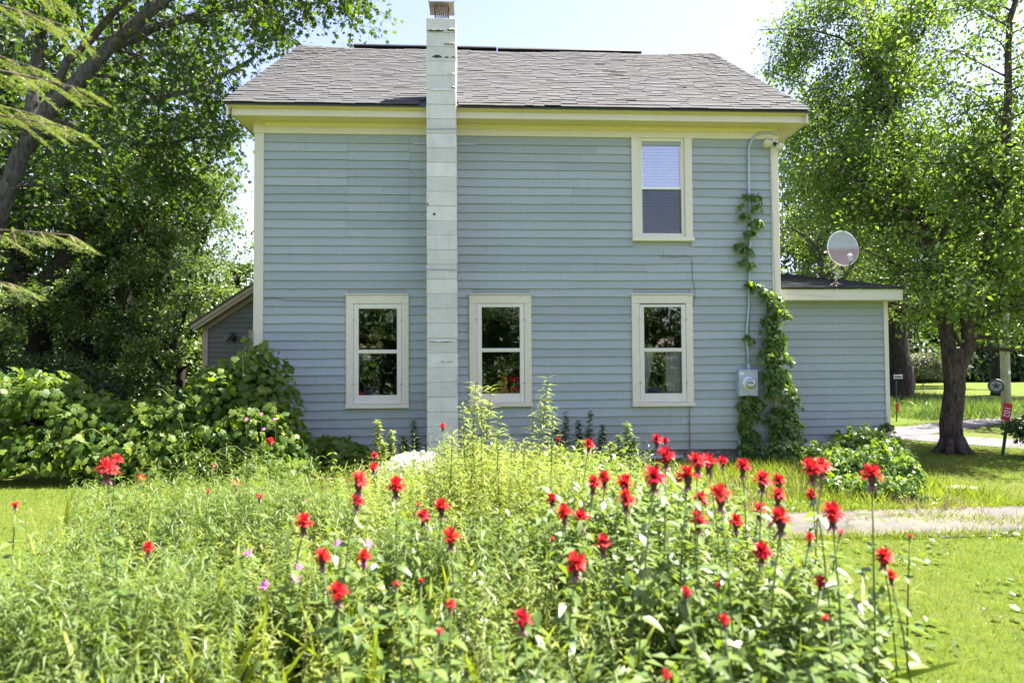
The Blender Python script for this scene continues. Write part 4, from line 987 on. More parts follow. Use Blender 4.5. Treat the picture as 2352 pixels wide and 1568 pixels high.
fe = Vector(at(1955, 590, EY-.30)); MB().tube([tuple(lo+Vector((0, -.02, .02))), tuple(lo+Vector((.06, -.10, .03))), tuple(fe+Vector((.0, .02, -.05)))], [.013, .013, .012], 6).build('feed_arm', GALV, ds)
fd_ = (Vector(dc)-fe).normalized(); FM = Matrix.Translation(fe) @ fd_.to_track_quat('Z', 'Y').to_matrix().to_4x4()
MB().cbox(fe.x-.024, fe.x+.024, fe.y-.02, fe.y+.03, fe.z-.065, fe.z+.03, .005).build('receiver', GREYMET, ds)
MB().lathe([(.018, .02), (.022, .04), (.03, .06), (.03, .075), (0, .076)], 16, FM).build('feed_horn', WHITEP, ds, smooth=True)
fm = MB()
for s in (-1, 1): fm.tube([(dq[0], dq[1], dq[2]+.04), (dq[0]+s*.10, dq[1]-.04, dq[2]-.005)], .010, 5)
fm.cbox(dq[0]-.09, dq[0]+.09, dq[1]-.06, dq[1]+.06, dq[2]-.012, dq[2]-.002, .002); fm.build('foot', RUSTY, ds)
wpts = [(1921, 655, EY-.1), (1922, 663, fy-.03), (1921, 680, fy-.025), (1912, 681, fy-.012), (1897, 680, fy-.01), (1860, 676, fy-.01), (1800, 673, fy-.01)]
tag(MB().tube([at(*p) for p in wpts], .0045, 5).build('dish_cable', WHITEP), 'white cable looping over the extension fascia below the dish', 'cable')

# ------------------------------------------------------------------ across the lawn on the right
pp = gnd(2312, 951); pl = thing('utility_pole', (pp[0], pp[1], 0), 'pale wooden utility pole beyond the road at the right edge', 'utility pole')
MB().tube([(pp[0], pp[1], -.3), (pp[0], pp[1], 4), (pp[0]+.03, pp[1], 6.6)], [.115, .108, .09], 14).build('shaft', POLEM, pl, smooth=True)
MB().box(pp[0]-.05, pp[0]+.02, pp[1]-.16, pp[1]-.152, 1.1, 1.18).build('tag', WHITEP, pl)
wc = at(2288, 886, pp[1]-.2); wt = thing('spoked_wheel', wc, 'round dark wheel with white spokes hanging beside the utility pole', 'wheel')
wd = Vector((-.62, -.78, 0)).normalized(); WM = Matrix.Translation(wc) @ wd.to_track_quat('Z', 'Y').to_matrix().to_4x4()
MB().lathe([(.135, .03), (.15, .04), (.175, .04), (.19, .02), (.19, -.03), (.175, -.05), (.15, -.05), (.135, -.03)], 28, WM).build('rim', plain('navy_paint', (.05, .06, .10), .5), wt, smooth=True)
MB().lathe([(0, -.02), (.135, -.02)], 28, WM).build('disc', plain('lilac_white', (.55, .53, .60), .6), wt)
sp_ = MB()
for k in range(5):
    a = 2*math.pi*k/5+.3; sp_.tube([tuple(WM @ Vector((.02*math.cos(a), .02*math.sin(a), 0))), tuple(WM @ Vector((.10*math.cos(a), .10*math.sin(a), 0)))], [.022, .008], 5)
sp_.build('spokes', bpy.data.materials['navy_paint'], wt)
MB().tube([tuple(wc), (pp[0], pp[1], wc[2]+.05)], .012, 5).build('bracket', BLACKP, wt)
sg0 = gnd(2300, 1047); YS = sg0[1]; sg1 = at(2321, 928, YS); ns = thing('house_number_sign', (sg0[0], YS, 0), 'red sign with white digits on a leaning dark green post', 'sign')
GPOST = plain('dark_green_post', (.02, .06, .05), .5); dv = sg1-sg0
MB().tube([sg0-[0, 0, .1], sg0+dv*.5, sg1], .022, 6).build('post', GPOST, ns)
REDS = plain('red_reflective', (.52, .012, .02), .35, vary=.08, scale=15)
up_ = Vector(dv).normalized(); rt = Vector((math.cos(R(28)), -math.sin(R(28)), 0)); rt = (rt-up_*rt.dot(up_)).normalized(); nn = rt.cross(up_).normalized()
if nn.y > 0: nn = -nn
pw_, ph_ = .115, .27
pc = Vector(sg1)-up_*(ph_/2-.005)+nn*.026-rt*.035
def plate(c, hw, hh, t, name, mat, parent):
    V = [c+rt*a*hw+up_*b*hh+nn*d for d in (0, t) for a, b in ((-1, -1), (1, -1), (1, 1), (-1, 1))]
    return MB().add([tuple(v) for v in V], [(0, 3, 2, 1), (4, 5, 6, 7), (0, 1, 5, 4), (1, 2, 6, 5), (2, 3, 7, 6), (3, 0, 4, 7)]).build(name, mat, parent)
plate(pc, pw_/2, ph_/2, .003, 'plate', REDS, ns)
cu_ = bpy.data.curves.new('digits', 'FONT'); cu_.body = '102'; cu_.size = .112; cu_.align_x = 'CENTER'; cu_.align_y = 'CENTER'; cu_.extrude = .0006
to = bpy.data.objects.new('tmp_digits', cu_); COL.objects.link(to); bpy.context.view_layer.update()
dm = bpy.data.meshes.new_from_object(to.evaluated_get(bpy.context.evaluated_depsgraph_get())); bpy.data.objects.remove(to)
tx, ty = -up_, rt; nz_ = nn; o_ = pc+nn*.0045
Mx = Matrix(((tx.x, ty.x, nz_.x, o_.x), (tx.y, ty.y, nz_.y, o_.y), (tx.z, ty.z, nz_.z, o_.z), (0, 0, 0, 1))); dm.transform(Mx); dm.materials.clear(); dm.materials.append(WHITEP); obj('digits', dm, ns)
rp = gnd(2059, 968); rm = thing('reflector_post', (rp[0], rp[1], 0), 'small red marker on a thin dark post beyond the road', 'marker post')
MB().tube([(rp[0], rp[1], -.05), (rp[0]+.02, rp[1], 1.0)], .014, 5).build('post', GPOST, rm); q = at(2061, 935, rp[1]-.03); MB().cbox(q[0]-.03, q[0]+.03, q[1]-.004, q[1]+.004, q[2]-.11, q[2]+.11, .002).build('plate', REDS, rm)
q = gnd(2203, 1121); mb = MB(); an = np.linspace(0, 2*math.pi, 11)[:-1]; rr_ = U(.8, 1.1, 10)
mb.add([(q[0]+.21*r_*math.cos(a), q[1]+.13*r_*math.sin(a), -.01) for a, r_ in zip(an, rr_)]+[(q[0]+.20*r_*math.cos(a), q[1]+.125*r_*math.sin(a), .018) for a, r_ in zip(an, rr_)], [(i, (i+1) % 10, 10+(i+1) % 10, 10+i) for i in range(10)]+[tuple(range(10, 20))])
tag(mb.build('flat_stone', plain('pale_flagstone', (.20, .18, .16), .9, vary=.2, scale=15, bmp=.5)), 'flat pale flagstone lying in the lawn right of the extension', 'stone')
# weathered board and hoop half hidden at the vine
q0, q1 = gnd(578, 1098), None; yb_ = q0[1]
tag(MB().add([tuple(at(x, y, yb_-.02*k)) for k in (0, 1) for x, y in ((585, 1096), (601, 1100), (612, 1037), (600, 1037))], [(0, 1, 2, 3), (4, 7, 6, 5), (0, 4, 5, 1), (1, 5, 6, 2), (2, 6, 7, 3), (3, 7, 4, 0)]).build('leaning_board', WOODG), 'weathered grey board leaning among leaves before the grape vine', 'board')
q = at(548, 1080, yb_); HM = Matrix.Translation(q) @ Vector((-.7, -.7, .1)).to_track_quat('Z', 'Y').to_matrix().to_4x4()
MB().lathe([(.13, -.02), (.14, .02), (.16, .02), (.165, -.02), (.13, -.02)], 24, HM).build('metal_hoop', GALV, smooth=True); tag(bpy.data.objects['metal_hoop'], 'grey metal hoop half hidden at the foot of the grape vine', 'hoop')
tag(MB().tube([gnd(690, 1112)+[0, 0, .02], gnd(735, 1105)+[0, 0, .03], gnd(782, 1108)+[0, 0, .03]], [.02, .03, .015], 6).build('fallen_branch', plain('dead_wood', (.34, .29, .23), .9, vary=.3, scale=30)), 'pale dead branch lying on dry grass before the wall', 'branch')
# overhead line on the left
tag(MB().tube([at(-60, 600, 18), at(280, 600, 17), at(600, 593, 16.2)], .008, 4).build('overhead_wire', WIRE), 'thin overhead wire crossing the trees left of the house', 'cable')

# ------------------------------------------------------------------ trees
def put_tree(name, base, label, limbs, bark, leaf_mat, T, lsize, group='trees around the house', **kw):
    t = thing(name, (base[0], base[1], 0), label, 'tree', group)
    mb, LP, LD = grow(limbs, **kw)
    mb.build('trunk', bark, t, smooth=True)
    obj('crown', crown_mesh('crown', LP, LD, lsize, T, leaf_mat), t)
    return t, LP
# big maple on the left, leaning in over the roof
MY = 12.2
def mp(x, y, Y=MY): return at(x, y, Y)
mbase = np.array([mp(-160, 900)[0], MY, -.2])
fork = mp(150, 300)
limbs = [
    ([mbase, mp(-60, 620), mp(10, 450), mp(75, 310), mp(150, 215), mp(250, 110), mp(390, -10), mp(560, -150, MY+1.0)], .21, .07),
    ([mp(75, 310), mp(130, 190), mp(230, 60), mp(330, -60, MY-.5), mp(420, -220, MY-1)], .075, .04),
    ([mp(60, 330), mp(80, 200), mp(95, 60), mp(140, -90)], .13, .07),
    ([mp(250, 110), mp(420, 40, MY+1.2), mp(620, 0, MY+2.4), mp(800, -40, MY+3.2)], .10, .03),
    ([mp(-20, 500), mp(-120, 300), mp(-220, 100)], .2, .08),
    ([mp(150, 215), mp(330, 230, MY+1.5), mp(470, 200, MY+3), mp(600, 120, MY+4)], .09, .03),
    ([mp(75, 310), mp(230, 330, MY+1.5), mp(380, 330, MY+3), mp(540, 310, MY+4)], .08, .03),
    ([mp(390, -10), mp(560, -40, MY+1.5), mp(740, -80, MY+2.6), mp(860, -60, MY+3)], .07, .025),
]
TRK = [(x, np.interp(x, [-60, 10, 75, 150, 250, 390], [620, 450, 310, 215, 110, -10])) for x in range(-60, 400, 20)]+[(x, np.interp(x, [75, 130, 230, 330], [310, 190, 60, -60])) for x in range(75, 330, 20)]
def menv(p):
    q = p-np.array([0, 0, CAM_H]); z = q@cf; u = 1176+FPX*(q@cr)/z; v = 784-FPX*(q@cu)/z
    if v > 520: return False
    if p[1] < MY+.6 and min(np.hypot(u-a, v-b) for a, b in TRK) < 62: return False
    if u > 905 or (u > 640 and v > 130-(u-640)*.10): return False
    return not (u > 555 and v > 330)
put_tree('maple_tree', mbase, 'big leaning grey maple whose limbs reach over the left roof corner', limbs, BARK_M, MAPLE_L, T_MAPLE, .108,
         L2=2.5, L3=.85, step2=.22, step3=.15, leaves=18, up2=.15, droop=.18, tmin=.38, spread=.13, env=menv)
# dark forked tree farther left
DY = 17.0
db_ = at(60, 850, DY); db_[2] = -.2
dl = [([db_, at(75, 760, DY), at(110, 680, DY)], .55, .42), ([at(110, 680, DY), at(160, 600, DY), at(230, 480, DY), at(330, 330, DY)], .34, .10),
      ([at(110, 700, DY), at(190, 640, DY), at(300, 540, DY), at(430, 400, DY+1)], .22, .07), ([at(80, 740, DY), at(50, 640, DY), at(10, 560, DY), at(-60, 420, DY)], .26, .08),
      ([at(160, 600, DY), at(150, 450, DY+1), at(170, 280, DY+1)], .22, .07)]
def denv(p):
    q = p-np.array([0, 0, CAM_H]); z = q@cf; u = 1176+FPX*(q@cr)/z; v = 784-FPX*(q@cu)/z
    return u < 575 and v < 770 and not (u > 480 and 460 < v)
put_tree('dark_maple_tree', db_, 'dark forked maple standing in shade behind the grape vine', dl, BARK_D, MAPLE_L, T_DIAM, .15,
         L2=2.8, L3=1.0, step2=.30, step3=.2, leaves=34, up2=.15, droop=.12, tmin=.25, spread=.16, env=denv)
# birch right of the extension: one trunk, two leaders
by = 10.9; bb = gnd(2188, 1041); by = bb[1]
def bp(x, y, Y=None): return at(x, y, by if Y is None else Y)
bl = [([bb-[0, 0, .15], bp(2186, 1000), bp(2190, 930), bp(2193, 870), bp(2192, 800)], .175, .135),
      ([bp(2190, 930), bp(2190, 860), bp(2176, 740, by+.1), bp(2155, 640, by+.5), bp(2115, 500, by+1.3), bp(2060, 360, by+2.1), bp(2035, 250, by+2.5), bp(2008, 130, by+2.9), bp(1990, 0, by+3.1), bp(1985, -200, by+3.2)], .118, .022),
      ([bp(2191, 930), bp(2198, 850), bp(2226, 740), bp(2262, 600), bp(2300, 430), bp(2318, 280), bp(2325, 100), bp(2330, -150)], .112, .028),
      ([bp(2040, 280, by+2.4), bp(2090, 130, by+2.5), bp(2150, 20, by+2.6), bp(2170, -120, by+2.6)], .05, .02),
      ([bp(2090, 430, by+1.7), bp(1990, 360, by+3.0), bp(1880, 370, by+3.6), bp(1800, 350, by+4)], .035, .012),
      ([bp(2045, 300, by+2.3), bp(1960, 220, by+3.2), bp(1860, 200, by+3.6), bp(1760, 160, by+4)], .032, .010),
      ([bp(2020, 160, by+2.8), bp(1940, 90, by+3.2), bp(1840, 60, by+3.5), bp(1750, 70, by+3.8)], .03, .010),
      ([bp(2130, 540, by+.6), bp(2030, 520, by+2), bp(1920, 540, by+3)], .035, .012),
      ([bp(2110, 490, by+.8), bp(2000, 450, by+2.2), bp(1860, 460, by+3)], .03, .012),
      ([bp(2270, 560), bp(2370, 480, by-.4), bp(2460, 430, by-.6)], .04, .012), ([bp(2222, 740), bp(2330, 700, by-.3), bp(2420, 690, by-.5)], .03, .010),
      ([bp(2175, 740), bp(2080, 700, by+1.4), bp(1990, 690, by+2.6)], .035, .012), ([bp(2300, 430), bp(2230, 380, by+.8), bp(2160, 370, by+1.4)], .03, .01)]
rb = MB()
for k in range(7):      # root flare
    a = k*2*math.pi/7+.3; rb.tube([(bb[0]+.11*math.cos(a), bb[1]+.11*math.sin(a), .26), (bb[0]+.17*math.cos(a), bb[1]+.17*math.sin(a), .09), (bb[0]+.30*math.cos(a), bb[1]+.30*math.sin(a), -.04)], [.06, .065, .04], 7)
def benv(p):
    q = p-np.array([0, 0, CAM_H]); z = q@cf; u = 1176+FPX*(q@cr)/z; v = 784-FPX*(q@cu)/z
    if v > 790 or (v > 640 and u < 2085): return False
    if u < 1735+max(0, (v-60))*.02: return False
    if v < 330 and u < 1800 and (v < 40 or 100 < v < 150 or 200 < v < 260): return False
    if 2185 < u < 2245 and 30 < v < 270: return False
    if u < 1960 and v > 540: return False
    return True
bt_, _ = put_tree('birch_tree', bb, 'dark trunked birch forking in two beside the road', bl, BARK_B, BIRCH_L, T_DIAM, .080,
         L2=2.1, L3=.72, step2=.14, step3=.11, leaves=33, up2=.10, droop=.22, tmin=.12, spread=.12, env=benv)
rb.build('root_flare', BARK_B, bt_, smooth=True)

# reusable woodland trees: three grown once, copied with their parts
def generic(name, h, bark, leaf_mat, T, ls, seed, low=.25, wide=.34, leaves=26):
    global rng
    keep = rng; rng = np.random.default_rng(seed)
    lm = [([(0, 0, -.2), (U(-.2, .2), U(-.2, .2), h*.35), (U(-.4, .4), U(-.4, .4), h*.7), (U(-.4, .4), U(-.4, .4), h)], .028*h, .03)]
    for k in range(7):
        a = k*2.4+U(-.3, .3); z = h*(low+.09*k); L = h*wide*(1-.06*k)
        lm.append(([(0, 0, z), (L*.5*math.cos(a), L*.5*math.sin(a), z+L*.35), (L*math.cos(a), L*math.sin(a), z+L*.6)], .010*h, .02))
    mb, LP, LD = grow(lm, L2=h*.17, L3=h*.07, step2=h*.030, step3=h*.022, leaves=leaves, up2=.15, droop=.15, tmin=.3, spread=h*.014)
    r = (mb.mesh(name+'_trunk', bark, True), crown_mesh(name+'_crown', LP, LD, ls, T, leaf_mat)); rng = keep; return r
GA = generic('ash', 9.0, BARK_D, WOOD_L, T_DIAM, .135, 3, .22, .36, 32)
GB = generic('poplar', 11.0, BARK_M, WOOD_L, T_DIAM, .16, 5, .30, .28, 32)
GC = generic('sapling', 5.0, BARK_D, SHRUB_L, T_DIAM, .12, 9, .10, .40, 20)
GD = generic('pale_ash', 9.0, BARK_M, SHRUB_L, T_DIAM, .125, 13, .2, .34, 32)
def wood_tree(G, name, x, Y, sc, rz, label, group='trees beyond the house', zs=1.0):
    X = at(x, 831, Y)[0]; t = thing(name, (X, Y, 0), label, 'tree', group, rz); t.scale = (sc, sc, sc*zs)
    lobj('trunk', G[0], t); lobj('crown', G[1], t); return t
LT = [
 (GA, 'woodland_tree', -140, 22, 1.3, 0.4, 'tall dark tree at the far left edge behind the forked maple'),
 (GB, 'woodland_tree', 170, 25, 1.1, 1.9, 'dark tree farther back between the forked maple and the pale ash'),
 (GD, 'ash_tree', 455, 20, .98, 2.2, 'pale green ash rising behind the left wing roof'),
 (GD, 'ash_tree', 365, 24, 1.05, 4.1, 'pale ash deeper in the wood left of the one behind the wing'),
 (GA, 'woodland_tree', 330, 17.5, .66, 5.0, 'short dense tree in the dark middle of the left wood'),
 (GC, 'sapling_tree', 545, 21, .95, .7, 'young sapling just left of the blue house corner'),
 (GC, 'sapling_tree', 410, 15.8, .95, 2.0, 'bushy sapling left of the wing wall'),
 (GC, 'sapling_tree', 215, 16.5, .90, 3.3, 'bushy sapling in shade behind the middle of the grape vine'),
 (GC, 'sapling_tree', -40, 15.0, .9, 1.1, 'sapling at the left edge behind the grape vine'),
 (GA, 'woodland_tree', 20, 19.5, 1.55, 2.9, 'very tall tree filling the upper left corner'),
 (GB, 'woodland_tree', 300, 21, 1.35, 3.0, 'tall tree with high crown behind the maple limbs'),
 (GA, 'woodland_tree', 2010, 23, 1.25, 1.3, 'broad dark tree across the road behind the satellite dish'),
 (GB, 'woodland_tree', 1850, 27, 1.0, .2, 'tree rising behind the right end of the roof'),
 (GD, 'ash_tree', 1905, 19, .80, 3.6, 'pale leafy tree behind the extension roof'),
 (GA, 'woodland_tree', 2290, 26, 1.15, 2.8, 'dense tree behind the utility pole'),
 (GB, 'woodland_tree', 2450, 24, 1.1, 5.2, 'tall tree at the far right edge'),
 (GD, 'ash_tree', 2190, 33, 1.1, .9, 'sunlit tree far behind the forked birch'),
 (GD, 'ash_tree', 2420, 15, .75, 4.6, 'leafy tree reaching in from the right edge beyond the road'),
]
for a in LT: wood_tree(*a)
# trees on the viewer's side, seen mirrored in the window panes
for k, (X, Y, sc, G) in enumerate(((-9, -9, .85, GA), (-4.5, -13, .9, GD), (0.5, -12, .72, GA), (5, -14, .70, GD), (11.6, -12, 1.08, GA), (-14, -14, 1.2, GB), (16, -15, .9, GB), (2.8, -17, .65, GB), (-7, -18, 1.0, GB))):
    nm = ('first', 'second', 'third', 'fourth', 'fifth', 'sixth', 'seventh', 'eighth', 'ninth')[k]
    t = thing('garden_tree', (X, Y, 0), f'tree across the garden mirrored in the windows, {nm} of nine', 'tree', 'trees mirrored in the windows', k*1.3); t.scale = (sc,)*3
    lobj('trunk', G[0], t); lobj('crown', G[1], t)
th = []
for k in range(64):
    th.append((-17+(k % 32)*1.1+U(-.4, .4), -8.5-U(0, 3.0)-(k > 31)*1.5, U(.4, 1.2) if k < 32 else U(2.2, 3.4), U(1.0, 1.5), 1.0, U(1.2, 1.9)))
tag(obj('thicket', clumps('thicket', th, 70000, .20, T_DIAM, WOOD_L, shell=(.7, 1.04), front=0, core=.6)), 'dense thicket on the far side of the garden mirrored in the windows', 'thicket', kind='stuff')
# big trunk across the road with a small sign nailed on
q = gnd(2066, 917); ot = thing('old_maple_tree', (q[0], q[1], 0), 'thick dark trunk across the road with a small nailed sign', 'tree', 'trees beyond the house')
ol = [([(q[0], q[1], -.3), (q[0], q[1], .5), (q[0]-.05, q[1], 2.2), (q[0]-.1, q[1], 5), (q[0], q[1], 9)], .52, .12)]
for k in range(6):
    a = k*1.1+.3; ol.append(([(q[0], q[1], 2.6+k*.8), (q[0]+2*math.cos(a), q[1]+2*math.sin(a), 3.5+k*.9), (q[0]+4*math.cos(a), q[1]+4*math.sin(a), 4.1+k*1.0)], .14, .04))
mb, LP, LD = grow(ol, L2=2.0, L3=.9, step2=.4, step3=.3, leaves=24, up2=.1, droop=.3, tmin=.3, spread=.17)
mb.build('trunk', BARK_D, ot, smooth=True); obj('crown', crown_mesh('crown', LP, LD, .17, T_DIAM, WOOD_L), ot)
qs = at(2063, 865, q[1]-.5); sgn = thing('tree_sign', qs, 'small white lettered sign nailed to the thick trunk across the road', 'sign')
MB().cbox(qs[0]-.17, qs[0]+.17, qs[1], qs[1]+.02, qs[2]-.075, qs[2]+.075, .004).build('plate', plain('sign_grey', (.50, .49, .47), .7), sgn)
lm = MB()
for k in range(7): lm.box(qs[0]-.125+k*.037, qs[0]-.125+k*.037+.024, qs[1]-.003, qs[1]-.001, qs[2]-.028, qs[2]+.028)
lm.build('lettering', BLACKP, sgn)
# understorey shrubs
def shrub(name, x, Y, lumps, n, ls, mat, label, T=T_DIAM, cat='shrub', group='shrubs round the garden', stems=5):
    b = at(x, 831, Y); t = thing(name, (b[0], Y, 0), label, cat, group)
    L = [(b[0]+l[0], Y+l[1], l[2], l[3], l[4], l[5]) for l in lumps]
    sm = MB()
    for l in L[:stems]: sm.tube([(b[0]+U(-.1, .1), Y+U(-.1, .1), -.02), (b[0]*.5+l[0]*.5, Y*.5+l[1]*.5, l[2]*.55), (l[0], l[1], l[2]+l[5]*.4)], [.02, .013, .005], 5)
    sm.build('stem', STEMD, t)
    tag(obj('foliage', clumps('foliage', L, n, ls, T, mat, core=.55), t), kind='stuff'); return t
shrub('leafy_shrub', 440, 18.6, [(0, 0, 1.4, 1.3, 1.0, 1.4), (.5, .2, 2.6, 1.2, .9, 1.2), (-.9, 0, 1.1, 1.2, .9, 1.1), (.3, 0, 3.6, .8, .7, .9)], 9000, .11, SHRUB_L, 'tall sunlit shrub beside the left wing')
shrub('leafy_shrub', 350, 18.0, [(0, 0, 1.0, 1.4, 1.0, 1.2), (-1.1, .2, .9, 1.1, .9, 1.0), (-.3, 0, 2.0, .9, .8, .9)], 6500, .11, SHRUB_L, 'lower shrub in half shade left of the wing shrub')
shrub('dry_shrub', 285, 17.2, [(0, 0, .9, .8, .7, .9), (.4, 0, 1.5, .5, .5, .6), (-.4, .1, 1.4, .5, .5, .7)], 4500, .06, PALE_L, 'pale dry shrub with bare stems behind the grape vine', stems=3)
shrub('leafy_shrub', 110, 14.5, [(0, 0, .8, 1.4, .8, .9), (1.2, .1, .7, .9, .7, .8), (-1.4, 0, .9, 1.2, .8, 1.0)], 6000, .10, WOOD_L, 'dark shrub at the foot of the forked maple')
shrub('pale_bush', 2118, 36, [(0, 0, .9, 1.1, .9, 1.0), (.9, 0, .7, .8, .7, .8)], 4000, .12, PALE_L, 'round pale bush at the far field edge beside the thick trunk')
shrub('road_bush', 2372, 9.5, [(-.10, 0, .42, .36, .3, .20), (.30, 0, .66, .36, .35, .34), (.25, .1, .3, .4, .35, .3)], 3200, .065, WOOD_L, 'green bush at the right edge before the number sign')
# far wood closing the view
fw = []
for k in range(60):
    x = -45+k*1.75+U(-.6, .6); fw.append((x, 44+U(-3, 3)+.02*abs(x), U(2.0, 3.6), U(2.0, 3.2), 2.2, U(2.6, 4.6)))
for k in range(60): fw.append((-45+k*1.75+U(-.6, .6), 42+U(-1, 1), U(.5, 1.2), U(1.4, 2.0), 1.2, U(1.2, 1.8)))
tag(obj('far_wood', clumps('far_wood', fw, 100000, .40, T_DIAM, WOOD_L, shell=(.8, 1.04), front=.9, core=.8)), 'dark line of far woods closing the field', 'woods', kind='stuff')

# hemlock at the left edge, close to the camera
hb = np.array([-4.6, 3.9, 0]); ht = thing('hemlock_tree', hb, 'hemlock whose soft needled boughs hang in at the upper left edge', 'tree', 'trees around the house')
MB().tube([(hb[0], hb[1], -.2), (hb[0], hb[1], 3), (hb[0]+.1, hb[1], 7)], [.2, .16, .03], 10).build('trunk', BARK_D, ht, smooth=True)
def bough(p0, p1, sagz, width, seed):
    global rng
    keep = rng; rng = np.random.default_rng(seed); p0 = np.array(p0); p1 = np.array(p1); L = np.linalg.norm(p1-p0); d = (p1-p0)/L
    side = nrm(np.cross(d, [0, 0, 1])); mb = MB(); P = []; A = []; N = []
    def main(t): return p0+(p1-p0)*t+np.array([0, 0, sagz*(4*t*(1-t))*.5-.10*t**3])
    mb.tube([main(t) for t in np.linspace(0, 1, 9)], list(np.linspace(.02, .003, 9)), 5)
    for t in np.arange(.22, 1.0, .06):
        for s in (-1, 1):
            q = main(t); ln = width*(1-.75*t)*U(.6, 1.1)+.06; e = nrm(side*s*.55+d*.9+np.array([0, 0, -.22])+rng.normal(size=3)*.16)
            tw = [q+e*ln*u+np.array([0, 0, -.10*ln*u*u*3]) for u in np.linspace(0, 1, 5)]; mb.tube(tw, [.004, .0035, .003, .002, .001], 3, False)
            subs = [(tw[0], tw[-1])]
            for u in np.arange(.2, 1, .16):
                for s2 in (-1, 1):
                    b = q+e*ln*u+np.array([0, 0, -.3*ln*u*u]); f = nrm(e*.75+s2*nrm(np.cross(e, [0, 0, 1]))*.6+[0, 0, -.22]); subs.append((b, b+f*U(.05, .11)*(1.2-u*.5)))
            for a, b in subs:
                k = max(6, int(np.linalg.norm(b-a)/.0032)); w = U(0, 1, k)[:, None]; dd = nrm(b-a); sd = nrm(np.cross(dd, [0, 0, 1])); sg = np.where(rng.random((k, 1)) < .5, -1, 1)
                P.append(a+(b-a)*w); A.append(nrm(dd*.5+sd*sg*.8+rng.normal(size=(k, 3))*.2)); N.append(np.array([0, 0, 1])+rng.normal(size=(k, 3))*.25)
    mb.build('bough', STEMD, ht); bo = bpy.data.objects[[c.name for c in ht.children if c.name.startswith('bough')][-1]]
    P, A, N = map(np.concatenate, (P, A, N)); V, F_, t = leaf_arrays(P, A, N, U(.011, .018, len(P)), T_NEEDLE)
    tag(obj('needles', mesh_np('needles', V, F_, HEM_L, t), bo), kind='stuff'); rng = keep
for k, (a, b) in enumerate((((hb[0], 3.9, 3.35), at(165, 150, 3.1)), ((hb[0], 3.9, 3.0), at(150, 245, 3.3)), ((hb[0], 3.9, 3.9), at(165, 20, 3.4)), ((hb[0], 3.9, 2.15), at(160, 492, 3.2)), ((hb[0], 3.9, 3.6), at(70, 110, 3.6)), ((hb[0], 3.9, 3.2), at(90, 225, 3.7)), ((hb[0], 3.9, 1.95), at(22, 606, 3.4)), ((hb[0], 3.9, 4.3), at(110, -60, 3.6)))):
    bough(a, b, .06, .34, 40+k)

# ------------------------------------------------------------------ vines
def vine(name, base, label, lumps, n, ls, T, mat_s, mat_o, stems, cat='vine', nsingle=300, shell=(.66, 1.14), upf=.25):
    t = thing(name, base, label, cat, 'vines on and beside the house')
    for pts, r0, r1 in stems: MB().tube(pts, list(np.linspace(r0, r1, len(pts))), 5).build('stem', STEMG, t, smooth=True)
    P, A, N, s = clumps('x', lumps, n, ls, T, mat_s, shell=shell, upf=upf, droop=.8, out=True, front=.75)
    N = nrm(N+np.array([.12, -.12, .25])+rng.normal(size=N.shape)*.3); A = nrm(A+np.array([0, 0, -.4]))
    order = np.argsort(P[:, 1]+rng.random(len(P))*.5); sel = order[:nsingle]; rest = order[nsingle:]
    V, F_, tn = join([leaf_arrays(P[rest], A[rest], N[rest], s[rest], T), shade_cores(lumps, .5)]) if name != 'conduit_vine' else leaf_arrays(P[rest], A[rest], N[rest], s[rest], T); fo = obj('foliage', mesh_np('foliage', V, F_, mat_s, tn, smooth=True), t); tag(fo, kind='stuff')
    single_leaves(t, 'leaf', P[sel], A[sel], N[sel], s[sel], T, mat_o, nsingle); return t
GY = 8.85
gl_ = []
for x, y, rx, rz_, dy in ((-90, 960, .6, .55, 0), (20, 935, .55, .45, .1), (110, 930, .5, .42, 0), (200, 975, .5, .42, .05), (285, 1000, .5, .42, .1), (370, 995, .5, .45, 0), (450, 970, .5, .48, 0), (520, 925, .45, .5, .05), (595, 880, .38, .46, .08), (630, 960, .34, .5, .1),
                      (655, 1040, .36, .35, -.1), (590, 1000, .5, .5, -.15), (510, 1030, .5, .42, -.2), (420, 1050, .55, .4, -.2), (320, 1060, .5, .38, -.2), (210, 1055, .55, .38, -.15), (100, 1050, .55, .4, -.15), (0, 1050, .55, .4, -.1), (-110, 1050, .55, .4, -.1), (680, 1085, .25, .2, -.35), (620, 1085, .3, .25, -.45)):
    c = at(x, y, GY+dy); gl_.append((c[0], c[1], max(c[2], rz_*.6), rx, .42, rz_))
gst = []
for k in range(14):
    p = np.array(gl_[k % len(gl_)][:3]); q = p+np.array([U(-.3, .3), -.5, U(-.1, .35)]); r_ = q+np.array([U(-.35, .35), -.1, U(-.15, .3)]); gst.append(([(p[0]+U(-.2, .2), p[1], -.02), tuple(p), tuple(p*.5+q*.5+np.array([0, 0, .10])), tuple(q), tuple((q+r_)/2+np.array([0, 0, .07])), tuple(r_)], .010, .002))
vine('grape_vine', (gl_[7][0], GY, 0), 'sprawling grape vine hedge with big lobed leaves left of the house', gl_, 9000, .09, T_GRAPE, GRAPE_L, GRAPE_O, gst)
# small grape bush against the wall
sb = [(*at(760, 1050, 9.15), .36, .22, .26), (*at(800, 1055, 9.15), .3, .2, .22), (*at(728, 1065, 9.15), .26, .2, .18), (*at(770, 1030, 9.22), .22, .15, .16), (*at(838, 1062, 9.1), .2, .18, .14)]
vine('grape_seedling', (sb[0][0], 9.15, 0), 'low dark grape bush against the wall under the left lower window', sb, 700, .12, T_GRAPE, GRAPE_L, GRAPE_O, [([(sb[0][0], 9.2, 0), sb[0][:3], sb[3][:3]], .012, .004)], 'vine', 120)
